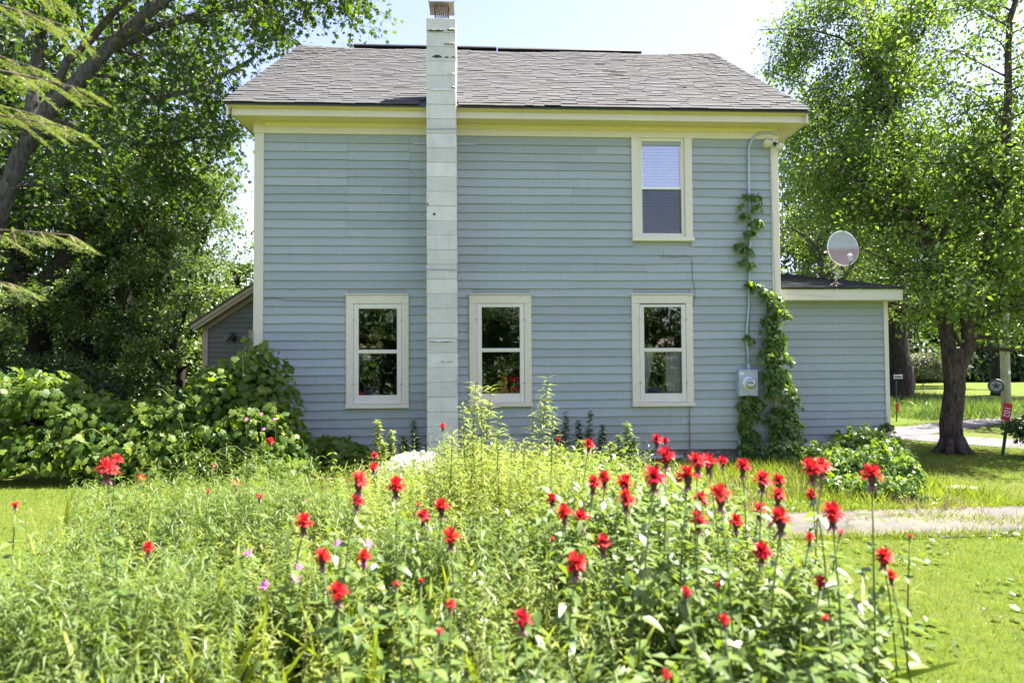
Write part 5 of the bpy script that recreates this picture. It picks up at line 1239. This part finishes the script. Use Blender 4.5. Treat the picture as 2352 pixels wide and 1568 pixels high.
# stray shoots on the left corner board
ssh = thing('grape_shoot', at(580, 830, 9.3), 'single grape shoot with three leaves in front of the left corner board', 'vine', 'vines on and beside the house')
MB().tube([at(588, 840, 9.3), at(580, 800, 9.28), at(584, 770, 9.28), at(578, 742, 9.3)], [.006, .005, .004, .002], 4).build('stem', STEMG, ssh)
Pq = np.array([at(566, 775, 9.27), at(578, 783, 9.27), at(600, 786, 9.25)]); single_leaves(ssh, 'leaf', Pq, np.array([(-.6, -.1, -.4), (-.8, -.2, -.3), (.7, -.3, -.5)]), np.array([(0, -.8, .5), (.1, -.8, .5), (0, -.9, .4)]), np.array([.10, .13, .14]), T_GRAPE, GRAPE_O, 3)
# hop vine on the right corner
hl = []
for x, y, r, d in ((1778, 700, .07, .10), (1780, 735, .10, .10), (1776, 775, .15, .12), (1778, 820, .17, .14), (1784, 870, .18, .15), (1793, 915, .20, .16), (1796, 960, .22, .17), (1798, 1000, .24, .18), (1800, 1035, .27, .2), (1805, 1062, .30, .25), (1845, 1068, .22, .25)):
    for q in range(3):
        c = at(x+U(-10, 10), y+U(-20, 20), W-d*U(.7, 1.3)); hl.append((c[0]+U(-.3, .5)*r, c[1], c[2], r*U(.75, 1.2), .13, U(.10, .18)))
vine('hop_vine', (hl[-1][0], W-.2, 0), 'dense hop vine climbing the right corner of the house', hl, 4200, .066, T_HOP, HOP_L, HOP_O, [([(hl[-2][0], W-.1, -.02)]+[(h[0], h[1]+.05, h[2]) for h in hl[::-3]], .012, .004)])
cl = []
for x, y, r in ((1712, 450, .03), (1733, 455, .09), (1706, 475, .06), (1740, 480, .09), (1712, 500, .08), (1738, 515, .10), (1722, 540, .09), (1700, 565, .08), (1715, 580, .09), (1708, 605, .08), (1728, 610, .06), (1722, 655, .06), (1738, 662, .10), (1752, 672, .07), (1765, 682, .09), (1775, 690, .08), (1713, 775, .06), (1727, 785, .05)):
    c = at(x, y, W-.09); cl.append((c[0], c[1], c[2], r, .05, r*.8))
vine('conduit_vine', tuple(at(1721, 690, W-.06)), 'thin leafy vine winding up the grey conduit', cl, 330, .085, T_HOP, HOP_L, HOP_O, [([at(1719, 790, W-.075), at(1724, 700, W-.075), at(1715, 600, W-.075), at(1727, 520, W-.075), at(1716, 440, W-.075)], .006, .003)], nsingle=190)
cl = []
for x, y, r in ((1715, 925, .10), (1733, 930, .10), (1722, 960, .13), (1712, 985, .10), (1725, 1005, .11), (1715, 1030, .10), (1720, 1055, .10)):
    c = at(x, y, W-.1); cl.append((c[0], c[1], c[2], r, .06, r*1.1))
vine('meter_vine', tuple(at(1720, 1066, W-.06)), 'dark vine hanging below the electric meter box', cl, 420, .10, T_HOP, HOP_L, HOP_O, [([at(1722, 1066, W-.09), at(1718, 1000, W-.09), at(1724, 925, W-.09)], .006, .004)], nsingle=140)
cl = []
for x, y, z, r in ((1865, 1062, .18, .26), (1900, 1052, .22, .30), (1945, 1048, .26, .32), (1990, 1048, .26, .30), (2030, 1050, .24, .28), (2062, 1062, .2, .26), (1890, 1085, .16, .26), (1935, 1088, .22, .34), (1985, 1092, .24, .36), (2030, 1098, .2, .32), (2070, 1100, .16, .26), (1985, 1115, .14, .28), (2050, 1122, .12, .24), (1925, 1108, .12, .24)):
    c = gnd(x, y+22); c[1] = min(c[1], EY-.25); cl.append((c[0], c[1], z*.8, r*.8, .26, z*U(.7, 1.35))); cl.append((c[0]+U(-.25, .25), c[1]-U(0, .2), z*.6, r*.5, .18, z*U(.8, 1.9)))
for x, y, r in ((1925, 1005, .10), (2012, 1000, .12), (2037, 985, .10)): c = at(x, y, EY-.1); cl.append((c[0], c[1], c[2], r, .06, r))
vine('creeper_patch', (cl[3][0], EY-.4, 0), 'mound of pale green creeper along the foot of the extension', cl, 5600, .06, T_HOP, HOP_L, HOP_O, [([(cl[3][0], EY-.3, -.02), cl[-2][:3]], .008, .003), ([(cl[4][0], EY-.2, -.02), at(2040, 985, EY-.08), at(2038, 955, EY-.08)], .008, .003)], upf=.45)

# ------------------------------------------------------------------ the flower bed
GP = np.array(GARDEN)
def in_poly(x, y):
    c = np.zeros(len(x), bool); n = len(GP); j = n-1
    for i in range(n):
        xi, yi = GP[i]; xj, yj = GP[j]
        c ^= ((yi > y) != (yj > y)) & (x < (xj-xi)*(y-yi)/(yj-yi+1e-12)+xi); j = i
    return c
def scatter(n, wfun):
    X = []; Y = []
    while sum(map(len, X)) < n:
        x = U(-4.2, 2.6, 4*n); y = U(1.4, 7.5, 4*n); k = in_poly(x, y) & (rng.random(4*n) < wfun(x, y)); X.append(x[k]); Y.append(y[k])
    return np.concatenate(X)[:n], np.concatenate(Y)[:n]
def plants(bx, by_, h, K, T, ls, el=(.1, .5), t0=.15, taper=.5, pair=True, lean=.12, jit=.4, tintb=0):
    n = len(bx); top = np.stack([bx+rng.normal(size=n)*lean*h, by_+rng.normal(size=n)*lean*h, h], 1); base = np.stack([bx, by_, np.zeros(n)], 1)
    t = np.linspace(t0, 1, K)[None, :, None]; pos = base[:, None]+(top-base)[:, None]*t
    pos[..., :2] += (np.sin(t*3+rng.random((n, 1, 1))*6)*.015)
    m = 2 if pair else 1
    ph = (rng.random((n, 1, 1))*6.28+np.arange(K)[None, :, None]*(1.571 if pair else 2.4)+np.arange(m)[None, None]*math.pi)+rng.normal(size=(n, K, m))*jit
    e = U(el[0], el[1], (n, K, m))
    A = np.stack([np.cos(ph)*np.cos(e), np.sin(ph)*np.cos(e), np.sin(e)], -1); N = np.stack([-np.cos(ph)*np.sin(e), -np.sin(ph)*np.sin(e), np.cos(e)], -1)+rng.normal(size=A.shape)*.22
    P = np.broadcast_to(pos[:, :, None, :], A.shape); s = ls*U(.65, 1.2, (n, K, m))*(1-taper*np.abs(np.linspace(0, 1, K)-.35)[None, :, None])
    ti = np.clip(np.broadcast_to(rng.random((n, 1, 1))*.5+.1, (n, K, m))+.4*rng.random((n, K, m))+tintb, 0, 1)
    L = leaf_arrays(P.reshape(-1, 3), A.reshape(-1, 3), N.reshape(-1, 3), s.reshape(-1), T, ti.reshape(-1)); S = strips(base, top, .0035+.003*rng.random(n))
    return L, S
def patch(x, y, k=0): return .5+.25*(np.sin(x*3.1+1.3*k+.8*np.sin(y*2.3))+np.sin(y*3.7-x*1.4+2.1*k))
def sm(a, b, x): return np.clip((x-a)/(b-a), 0, 1)
hgt = lambda x, y: .42+.16*np.sin(x*2.3+1)*np.sin(y*1.7)+.10*rng.random(len(x))
# narrow leaved asters, mostly on the left
def mass(name, label, mat, *parts):
    v, f, t = join(parts); return tag(obj(name, mesh_np(name, v, f, mat, t, smooth=True)), label, 'plants', kind='stuff')
low = lambda x, y: np.where(y < 2.5, .72, 1.0)*np.where(x > 1.65, .8, 1)
x, y = scatter(1350, lambda x, y: np.where(x < -.2, .95, np.where(x < .6, .30, .10))*np.clip(2.0*patch(x, y)-.40, .0, 1))
h = np.clip(.26+.42*patch(x, y, 1)+.14*rng.random(len(x)), .2, .82)*low(x, y)
mass('aster_leaves', 'mass of narrow leaved green asters filling the left of the bed', NARROW_L, *plants(x, y, h, 36, T_FINE, .092, (-.7, .6), .10, .45, True, .18, .8))
# upright willowherb with leaves pressed to the stem
x, y = scatter(330, lambda x, y: np.where(x < .5, .9, .5)*np.clip(2.2*patch(x, y, 6)-.7, 0, 1)+.03)
h = np.clip(.35+.34*patch(x, y, 7)+.2*rng.random(len(x)), .25, .9)*low(x, y)
mass('willowherb', 'upright pale stemmed willowherb scattered through the bed', SHRUB_L, *plants(x, y, h, 24, T_LANCE, .085, (.35, 1.15), .1, .5, False, .10, .7))
# yellow-green airy bedstraw in the middle
x, y = scatter(2300, lambda x, y: (np.exp(-((x-.6)/1.25)**2-((y-4.7)/1.7)**2)+.12)*np.clip(1.5*patch(x, y, 8), .15, 1))
h = np.clip(.22+.22*patch(x, y, 2)+.38*np.exp(-((x-.2)/.85)**2-((y-5.0)/1.2)**2)+.26*rng.random(len(x)), .2, 1.02)*low(x, y)
mass('bedstraw', 'yellow green feathery bedstraw heaped in the middle of the bed', LIME_L, *plants(x, y, h, 18, T_LANCE, .062, (-.2, 1.0), .25, .4, True, .14, .9))
# bee balm leaves, right and front
x, y = scatter(1050, lambda x, y: sm(-.9, .9, x)*.9*np.where(y < 4.6, 1, .30)*np.clip(1.7*patch(x, y, 3)-.1, .05, 1)+.015)
h = np.clip(.34+.22*rng.random(len(x))+.30*patch(x, y, 4), .3, .85)*low(x, y)
mass('bee_balm_leaves', 'broad green bee balm leaves crowding the right of the bed', BALM_L, *plants(x, y, h, 11, T_BROADM, .092, (-.75, .35), .18, .35, True, .10))
# low ground cover and a few dead stalks
x, y = scatter(1700, lambda x, y: np.ones(len(x)))
mass('ground_cover', 'low leafy weeds covering the soil of the bed', WOOD_L, *plants(x, y, .08+.16*rng.random(len(x)), 5, T_OVAL, .065, (-.3, .5), .2, .2, True, .3, .8))
x, y = scatter(260, lambda x, y: np.ones(len(x))); n_ = len(x); b_ = np.stack([x, y, np.zeros(n_)], 1); t_ = b_+np.stack([rng.normal(size=n_)*.16, rng.normal(size=n_)*.16, U(.25, .75, n_)], 1)
mass('dead_stalks', 'dry straw coloured dead stalks among the flowers', STRAW_L, strips(b_, t_, np.full(n_, .004)), plants(x, y, U(.2, .6, n_), 4, T_LANCE, .06, (-1.1, -.2), .3, .2, False, .2, 1.0)[0])
def blades(n, X, Y, hh, mat, name, label, w=1.0, T=T_BLADE, leanf=.5):
    A = nrm(np.stack([rng.normal(size=n)*leanf, rng.normal(size=n)*leanf, np.ones(n)], 1)); N = nrm(rng.normal(size=(n, 3))*[1, 1, .2]-np.array([0, 0, .1]))
    ti = np.clip(.65*patch(X*.9, Y*.9, 5)+.45*rng.random(n)-.05, 0, 1); V, F_, t = leaf_arrays(np.stack([X, Y, np.zeros(n)], 1), A, N, hh, T, ti); return tag(obj(name, mesh_np(name, V, F_, mat, t, smooth=True)), label, 'grass', kind='stuff')
x, y = scatter(1300, lambda x, y: np.where(y < 3.8, .9, .4)); blades(1300, x, y, U(.25, .58, 1300), GRASS_L, 'tall_grass', 'long arching grass blades among the flowers')

# single goldenrods standing above the bed and along the wall
def goldenrod(x, y, Y, name, label, mat=LIME_L, ls=.10, K=26, lean=0, T=T_LANCE, group='tall goldenrods'):
    tp = at(x, y, Y); b = np.array([tp[0]-lean, Y, 0]); t = thing(name, b, label, 'goldenrod', group); H = tp[2]
    pts = [(b[0], Y, -.02), (b[0]+lean*.3, Y, H*.45), (b[0]+lean*.75, Y, H*.8), (tp[0], Y, H)]; MB().tube(pts, [.006, .005, .004, .002], 5).build('stem', STEMG, t)
    u = np.sort(U(.15, 1, K*4)); pts = np.array(pts); c = np.linspace(0, 1, 4); zz = [0, .45, .8, 1]
    P = np.stack([np.interp(u, zz, pts[:, k]) for k in range(3)], 1); ph = np.arange(len(u))*2.4; e = U(-.2, .7, len(u))
    A = np.stack([np.cos(ph)*np.cos(e), np.sin(ph)*np.cos(e), np.sin(e)], 1); N = np.stack([-np.cos(ph)*np.sin(e), -np.sin(ph)*np.sin(e), np.cos(e)], 1)+rng.normal(size=(len(u), 3))*.2
    V, F_, tn = leaf_arrays(P, A, N, ls*U(.7, 1.15, len(u))*(1.1-.55*u), T); obj('leaves', mesh_np('leaves', V, F_, mat, tn, smooth=True), t)
    return t
for k, (x, y, Y, ls, K, ln, lab) in enumerate((
    (1092, 878, 5.0, .17, 30, .05, 'tall yellow green goldenrod before the middle lower window, the left one of two tips'), (1128, 884, 5.1, .17, 28, .10, 'tall arching goldenrod before the middle lower window glass'),
    (1062, 930, 4.9, .13, 22, -.04, 'goldenrod rising along the right chimney edge'), (1150, 940, 4.9, .13, 20, .06, 'goldenrod below the sill of the middle window'), (1258, 868, 5.3, .17, 30, .12, 'tall leaning goldenrod standing alone right of the middle window'),
    (1176, 1000, 4.8, .11, 14, .03, 'short goldenrod tip below the middle window sill'), (1085, 985, 4.6, .12, 18, -.03, 'leafy goldenrod at the chimney foot'), (1225, 945, 5.4, .14, 18, .05, 'goldenrod just left of the lone tall one'), (1105, 910, 4.7, .16, 24, .0, 'bushy goldenrod in front of the middle window corner'), (1040, 985, 4.5, .15, 20, .04, 'goldenrod before the chimney, low and leafy'), (1140, 985, 4.5, .15, 20, -.03, 'leafy goldenrod right below the middle window'), (1205, 1005, 4.9, .14, 18, .04, 'ragged goldenrod between the window and the lone tall one'), (1075, 940, 5.3, .15, 24, .02, 'goldenrod straddling the chimney edge'), (1270, 925, 5.0, .15, 22, .03, 'second tall goldenrod right of the lone leaning one'))):
    goldenrod(x, y, Y, 'goldenrod', lab, LIME_L, ls, K, ln)
for k, (x, y, Y, mt2, lab) in enumerate((
    (868, 962, 8.2, LIME_L, 'slender pale goldenrod spire under the left lower window'), (900, 988, 8.1, LIME_L, 'short pale goldenrod spire right of the slender one'), (950, 965, 9.15, SHRUB_L, 'dark goldenrod against the wall left of the chimney'), (925, 1000, 9.1, SHRUB_L, 'small dark goldenrod near the chimney base'),
    (1300, 945, 9.1, SHRUB_L, 'dark goldenrod against the wall right of the middle window'), (1330, 965, 9.15, SHRUB_L, 'dark goldenrod between the two taller dark ones'), (1356, 942, 9.1, SHRUB_L, 'tallest dark goldenrod against the wall between the lower windows'), (1385, 975, 9.1, SHRUB_L, 'dark goldenrod right of the tallest dark one'), (1278, 985, 9.0, SHRUB_L, 'low dark goldenrod behind the lone tall one'),
    (1440, 968, 8.3, LIME_L, 'pale bushy goldenrod left of the right lower window'), (1422, 1000, 8.2, NARROW_L, 'pale goldenrod in front of the bushy one'), (1457, 1002, 8.3, NARROW_L, 'short goldenrod right of the bushy one'), (1335, 1010, 8.0, LIME_L, 'sunlit goldenrod in the gap before the wall'), (1405, 1015, 8.0, LIME_L, 'sunlit goldenrod below the bushy one'), (880, 1015, 7.9, LIME_L, 'pale goldenrod among the white phlox'))):
    goldenrod(x, y, Y, 'goldenrod', lab, mt2, .13, 40, U(-.05, .05), T_BROADM)
# white phlox clump
pb = at(935, 1078, 6.9); pt_ = thing('white_phlox', (pb[0], 6.9, 0), 'clump of small white phlox flowers below the chimney', 'flowers')
nn_ = 520; d = rdir(nn_, .7); P = np.array([pb[0], 6.9, .36])+d*np.array([.36, .22, .20])*U(.75, 1.05, (nn_, 1)); P[:, 2] += .06*(P[:, 0]-pb[0])/.3
T_FLOWER = fan([(.5*r_*math.cos(a), .5*r_*math.sin(a), .06 if r_ > .6 else 0) for i in range(10) for a, r_ in ((i*math.pi/5, 1.0 if i % 2 == 0 else .45),)], (0, 0), -.03)
V, F_, tn = leaf_arrays(P, np.cross(rng.normal(size=(nn_, 3)), d), d+rng.normal(size=(nn_, 3))*.3, U(.034, .052, nn_), T_FLOWER); obj('blossoms', mesh_np('blossoms', V, F_, WHITE_P, tn), pt_)
x_ = pb[0]+rng.normal(size=120)*.15; y_ = 6.9+rng.normal(size=120)*.12; L, S = plants(x_, y_, U(.3, .5, 120), 9, T_LANCE, .07); v_, f_, t_ = join([L, S]); tag(obj('foliage', mesh_np('foliage', v_, f_, NARROW_L, t_, smooth=True), pt_), kind='stuff')

# bee balm blooms
def petals(seed, n=88, faded=False):
    r = np.random.default_rng(seed); V = []; F_ = []; Tn = []
    for i in range(n):
        a = i*2.399+r.normal()*.15; el = r.uniform(-.15, 1.3)**1.0 if not faded else r.uniform(-.5, .6); L = r.uniform(.026, .043)*(1 if not faded else .75); w = r.uniform(.003, .0052)
        d = np.array([math.cos(a)*math.cos(el), math.sin(a)*math.cos(el), math.sin(el)]); sd = np.array([-math.sin(a), math.cos(a), 0]); o = d*np.array([.007, .007, .006])
        b = len(V)
        for k in range(4):
            u = k/3; c = o+d*L*u+np.array([0, 0, .010*u-.020*u*u*(1 if el < .7 else .3)]); ww = w*(.6+.9*u if k < 3 else .25); V += [tuple(c-sd*ww), tuple(c+sd*ww+np.array([0, 0, .0015]))]
        for k in range(3): F_ += [(b+2*k, b+2*k+1, b+2*k+3, b+2*k+2)]
        Tn += [r.random()]*8
    return mesh_np('petals', np.array(V), np.array(F_), RED_P, np.array(Tn), smooth=True)
PET = [petals(1), petals(2, 96), petals(3, 76), petals(4, 30, True)]
cal = MB().lathe([(.003, -.040), (.008, -.032), (.015, -.014), (.016, -.002), (.009, .006), (0, .009)], 10).mesh('calyx', CALYX, True)
BV = []; BF = []; BT = []
Ab = np.array([[math.cos(a)*.8, math.sin(a)*.8, -.55] for a in np.arange(6)*1.047+.2]); V, F_, tn = leaf_arrays(np.zeros((6, 3))+[0, 0, -.02], Ab, np.array([[0, 0, 1.]]*6), np.array([.036, .03, .038, .028, .034, .03]), T_BROAD); bract = mesh_np('bracts', V, F_, BRACT, tn, smooth=True)
leafm = mesh_np('leaf', T_BROAD[0], T_BROAD[1], BALM_O, smooth=True)
FL = [(245,1078,44),(267,1057,26),(322,1100,20),(35,1155,20),(340,1258,24),(543,1115,24),(596,1137,20),(620,1014,17),(823,1108,43),(818,1152,32),(909,1118,42),(859,1048,18),(857,1074,22),(697,1202,40),(740,1283,38),(835,1280,32),(776,1362,44),(910,1337,22),(1034,1390,24),(1008,1445,22),(1200,1425,44),(971,1187,34),(1014,1165,37),(1036,1235,42),(1017,980,15),(960,1155,15),(1322,1297,50),(1296,1178,37),(1336,1190,37),(1268,1148,30),(1362,1112,36),(1388,1100,34),(1435,1112,42),(1437,1148,43),(1502,1098,52),(1530,1050,43),(1508,1012,28),(1528,1012,16),(1580,1095,46),(1602,1062,44),(1628,1064,42),(1660,1060,24),(1706,1073,37),(1750,1105,43),(1788,1107,33),(1786,1140,37),(1608,1148,35),(1655,1140,53),(1603,1195,43),(1690,1200,35),(1742,1172,36),(1793,1195,54),(1750,1268,43),(1385,1250,40),(1575,1360,24),(1650,1340,20),(1664,1425,26),(1530,1550,24),(1895,1415,20),(1884,1338,29),(1866,1080,50),(1888,1072,40),(1866,1140,31),(2003,1093,47),(1912,1182,53),(1930,1218,20),(1860,1235,23),(2030,1280,40),(2047,1325,29),(2090,1228,15),(1352,1022,26),(1283,1010,12),(490,1070,12),(478,1126,12),(1560,1100,26),(1268,1235,14),(968,1330,16)]
ORD = ['first', 'second', 'third', 'fourth', 'fifth', 'sixth', 'seventh', 'eighth', 'ninth', 'tenth', 'eleventh', 'twelfth', 'thirteenth', 'fourteenth', 'fifteenth', 'sixteenth', 'seventeenth', 'eighteenth', 'nineteenth', 'twentieth', 'twenty-first', 'twenty-second', 'twenty-third', 'twenty-fourth', 'twenty-fifth']
def band(y): return 0 if y < 1066 else 1 if y < 1105 else 2 if y < 1150 else 3 if y < 1225 else 4 if y < 1320 else 5
BN = ['topmost row of blooms', 'second row of blooms', 'third row of blooms', 'fourth row of blooms', 'fifth row of blooms', 'lowest row of blooms']
rank = {}
for b in range(6):
    for i, f in enumerate(sorted([f for f in FL if band(f[1]) == b])): rank[f] = (b, i)
for k, (fx, fy_, sz) in enumerate(FL):
    faded = sz < 23 and fy_ > 1100; Y = min(7.6, 122.0/sz)
    if sz < 19: Y = min(Y, 6.0)
    tp = at(fx, fy_, Y)
    if tp[2] < .72 and fy_ > 1120: Y = min(Y, .78*FPX/(fy_-831)); tp = at(fx, fy_, Y)
    scl = sz/FPX*Y/.075; b, i = rank[(fx, fy_, sz)]
    lab = f"{'small faded' if faded else 'big bright' if sz > 40 else 'medium' if sz > 28 else 'small'} red bee balm, {ORD[i]} from the left in the {BN[b]}"
    H = tp[2]; lx, ly = U(-.10, .10), U(-.06, .06); t = thing('bee_balm', (tp[0]-lx, Y-ly, 0), lab, 'flower', 'red bee balms in the bed')
    pts = [(0, 0, -.02), (lx*.2, ly*.2, H*.4), (lx*.6, ly*.6, H*.75), (lx, ly, H-.02*scl)]
    me = MB().tube(pts, [.0042, .004, .0034, .003], 5).mesh('stem', STEMG, True); lobj('stem', me, t)
    fh = lobj('petals', PET[3] if faded else PET[k % 3], t, (lx, ly, H), (U(-.3, .3), U(-.3, .3), U(0, 6)), (scl,)*3)
    lobj('calyx', cal, t, (lx, ly, H-.003), (0, 0, 0), (scl,)*3); lobj('bracts', bract, t, (lx, ly, H-.012*scl), (0, 0, U(0, 6)), (scl,)*3)
    nn_ = 5 if H > .6 else 3; ph = U(0, 6)
    for j in range(nn_):
        u = .42+.48*j/(nn_-.5); zz = H*u; cx_, cy_ = np.interp(u, [0, .4, .75, 1], [0, lx*.2, lx*.6, lx]), np.interp(u, [0, .4, .75, 1], [0, ly*.2, ly*.6, ly])
        for s in (0, math.pi):
            lobj('leaf', leafm, t, (cx_, cy_, zz), (U(-.25, .35), U(-.2, .2), ph+j*1.57+s), (U(.085, .125)*(1.15-.55*u),)*3)
# small pink campions
pf = mesh_np('petals', T_FLOWER[0], T_FLOWER[1], PINK_P, np.full(len(T_FLOWER[0]), .5))
for k, (fx, fy_, Y, lab) in enumerate(((569, 1268, 3.4, 'bright pink campion alone in the left weeds'), (686, 1300, 3.3, 'pink campion left of the lower bee balms, upper of a pair'), (680, 1326, 3.2, 'pink campion, lower of a pair on the left'), (608, 1342, 3.1, 'small pink campion at the lower left'), (848, 1248, 3.4, 'pink campion above a red bee balm left of the middle'), (775, 1247, 3.4, 'pale pink campion left of the middle bee balms'), (838, 1298, 3.2, 'pink campion beside the bee balm left of the middle'), (660, 1148, 5.0, 'pink campion on the dry grass gap, left one'), (700, 1150, 5.0, 'pink campion on the dry grass gap, right one'),
                                        (600, 950, 8.2, 'tiny pink rose on the grape vine near the house'), (566, 962, 8.2, 'tiny pink rose on the grape vine, left one'), (632, 962, 8.3, 'tiny pink rose at the right end of the grape vine'), (606, 985, 8.1, 'tiny magenta rose low on the grape vine'))):
    tp = at(fx, fy_, Y); t = thing('pink_flower', (tp[0], Y, 0), lab, 'flower', 'small pink flowers'); sc_ = .058 if Y < 6 else .06
    lobj('stem', MB().tube([(0, 0, -.01), (.01, 0, tp[2]*.6), (0, 0, tp[2])], [.002, .002, .0015], 4).mesh('stem', STEMG), t)
    lobj('petals', pf, t, (0, 0, tp[2]), (R(50)+U(-.3, .3), U(-.3, .3), U(-.4, .4)), (sc_,)*3); lobj('petals', pf, t, (.004, .006, tp[2]+.003), (R(65), U(-.3, .3), 1), (sc_*.7,)*3)

# ------------------------------------------------------------------ lawn grass
def lawn(n, x0, x1, y0, y1, h, mat, name, label, cond):
    X = U(x0, x1, n); Y = U(y0, y1, n); k = cond(X, Y); X, Y = X[k], Y[k]; m = len(X)
    return blades(m, X, Y, U(*h, m), mat, name, label, T=T_STRIP2, leanf=.45)
T_STRIP2 = (np.array([(-.045, 0, 0), (.045, 0, 0), (.02, .55, -.05), (-.02, .55, -.05), (0, 1, -.22)], float), np.array([(0, 1, 2), (0, 2, 3), (3, 2, 4)]))
wkp = [(p[0], p[1]) for p in wk]
def off_path(X, Y):
    c = np.zeros(len(X), bool); n = 4; j = 3
    for i in range(4):
        xi, yi = wkp[i]; xj, yj = wkp[j]; c ^= ((yi > Y) != (yj > Y)) & (X < (xj-xi)*(Y-yi)/(yj-yi+1e-12)+xi); j = i
    return ~c
lawn(70000, 1.2, 7.0, 2.4, 6.2, (.018, .05), GRASS_L, 'lawn_grass', 'short sunlit lawn at the right front', lambda X, Y: off_path(X, Y) & ~in_poly(X, Y) & (X < 1.0+Y*.95))
lawn(60000, 1.2, 11.0, 6.2, 10.8, (.025, .065), GRASS_L, 'lawn_grass', 'lawn between the footpath and the extension', lambda X, Y: off_path(X, Y) & ~in_poly(X, Y) & ((Y < W-.1) | (X > exc)))
lawn(55000, -8.0, -2.4, 3.2, 8.8, (.02, .055), GRASS_L, 'lawn_grass', 'mown lawn at the left edge', lambda X, Y: ~in_poly(X, Y))
lawn(26000, -3.6, 5.6, 6.6, 9.45, (.06, .20), GRASS_L, 'lawn_grass', 'longer grass along the foot of the house wall', lambda X, Y: ~in_poly(X, Y) & (rng.random(len(X)) < .4+.6*np.sin(X*3+Y*5)**2))
lawn(12000, -2.8, 5.0, 6.2, 9.3, (.05, .16), STRAW_L, 'dry_grass', 'dry straw coloured grass before the house wall', lambda X, Y: (np.sin(X*2.1+.4)*np.sin(Y*2.7) > -.1))
lawn(16000, 8.6, 18, 15.5, 26, (.10, .36), SHRUB_L, 'field_grass', 'tall field grass beyond the road', lambda X, Y: np.sin(X*1.1)*np.sin(Y*.9) > -.6)  # darker shrub green on this grass stands in for shade
#print('TRIS', sum(len(me.loops)-2*len(me.polygons) for me in bpy.data.meshes))

# tufts creeping over the path edges, clover and broad weeds in the lawn
n = 5200; k = rng.integers(0, 4, n); k = np.where(rng.random(n) < .85, np.where(rng.random(n) < .5, 0, 2), k); a_ = np.array([p[:2] for p in wk])[k]; b_ = np.array([p[:2] for p in wk])[(k+1) % 4]; q = a_+(b_-a_)*rng.random((n, 1))+rng.normal(size=(n, 2))*[.08, .05]
blades(n, q[:, 0], q[:, 1], U(.03, .11, n), GRASS_L, 'path_edge_grass', 'grass tufts creeping over the footpath edges', T=T_STRIP2, leanf=.7)
n = 1300; c0 = gnd(2250, 1195); q = c0[None, :2]+rng.normal(size=(n, 2))*[.35, .07]+(rng.random((n, 1))-.5)*np.array([1.3, -.5])
blades(n, q[:, 0], q[:, 1], U(.03, .09, n), GRASS_L, 'path_crack_grass', 'grass growing out of a crack across the footpath', T=T_STRIP2, leanf=.7)
n = 420; X = np.concatenate([U(1.6, 5.5, n), U(-4.6, -3.2, 200)]); Y = np.concatenate([U(2.4, 5.4, n), U(5, 8, 200)]); kk = ~in_poly(X, Y) & (patch(X*1.6, Y*1.6, 9) > .62); X, Y = X[kk], Y[kk]; n = len(X)
V, F_, t = leaf_arrays(np.stack([X, Y, U(.03, .055, n)], 1), rdir(n)*[1, 1, .1], np.array([[0, 0, 1.]])+rng.normal(size=(n, 3))*.3, U(.009, .015, n), T_FLOWER)
tag(obj('clover_heads', mesh_np('clover_heads', V, F_, WHITE_P, t)), 'tiny white clover heads dotting the lawn', 'flowers', kind='stuff')
n = 2600; X = U(1.5, 6, n); Y = U(2.4, 9, n); kk = ~in_poly(X, Y) & off_path(X, Y) & (patch(X*1.3, Y*1.3, 10) > .55); X, Y = X[kk], Y[kk]; n = len(X)
V, F_, t = leaf_arrays(np.stack([X, Y, U(.01, .03, n)], 1), rdir(n)*[1, 1, .25]+[0, 0, .25], np.array([[0, 0, 1.]])+rng.normal(size=(n, 3))*.35, U(.03, .07, n), T_OVAL)
tag(obj('lawn_weeds', mesh_np('lawn_weeds', V, F_, SHRUB_L, t, smooth=True)), 'broad leaved weeds low in the lawn', 'plants', kind='stuff')
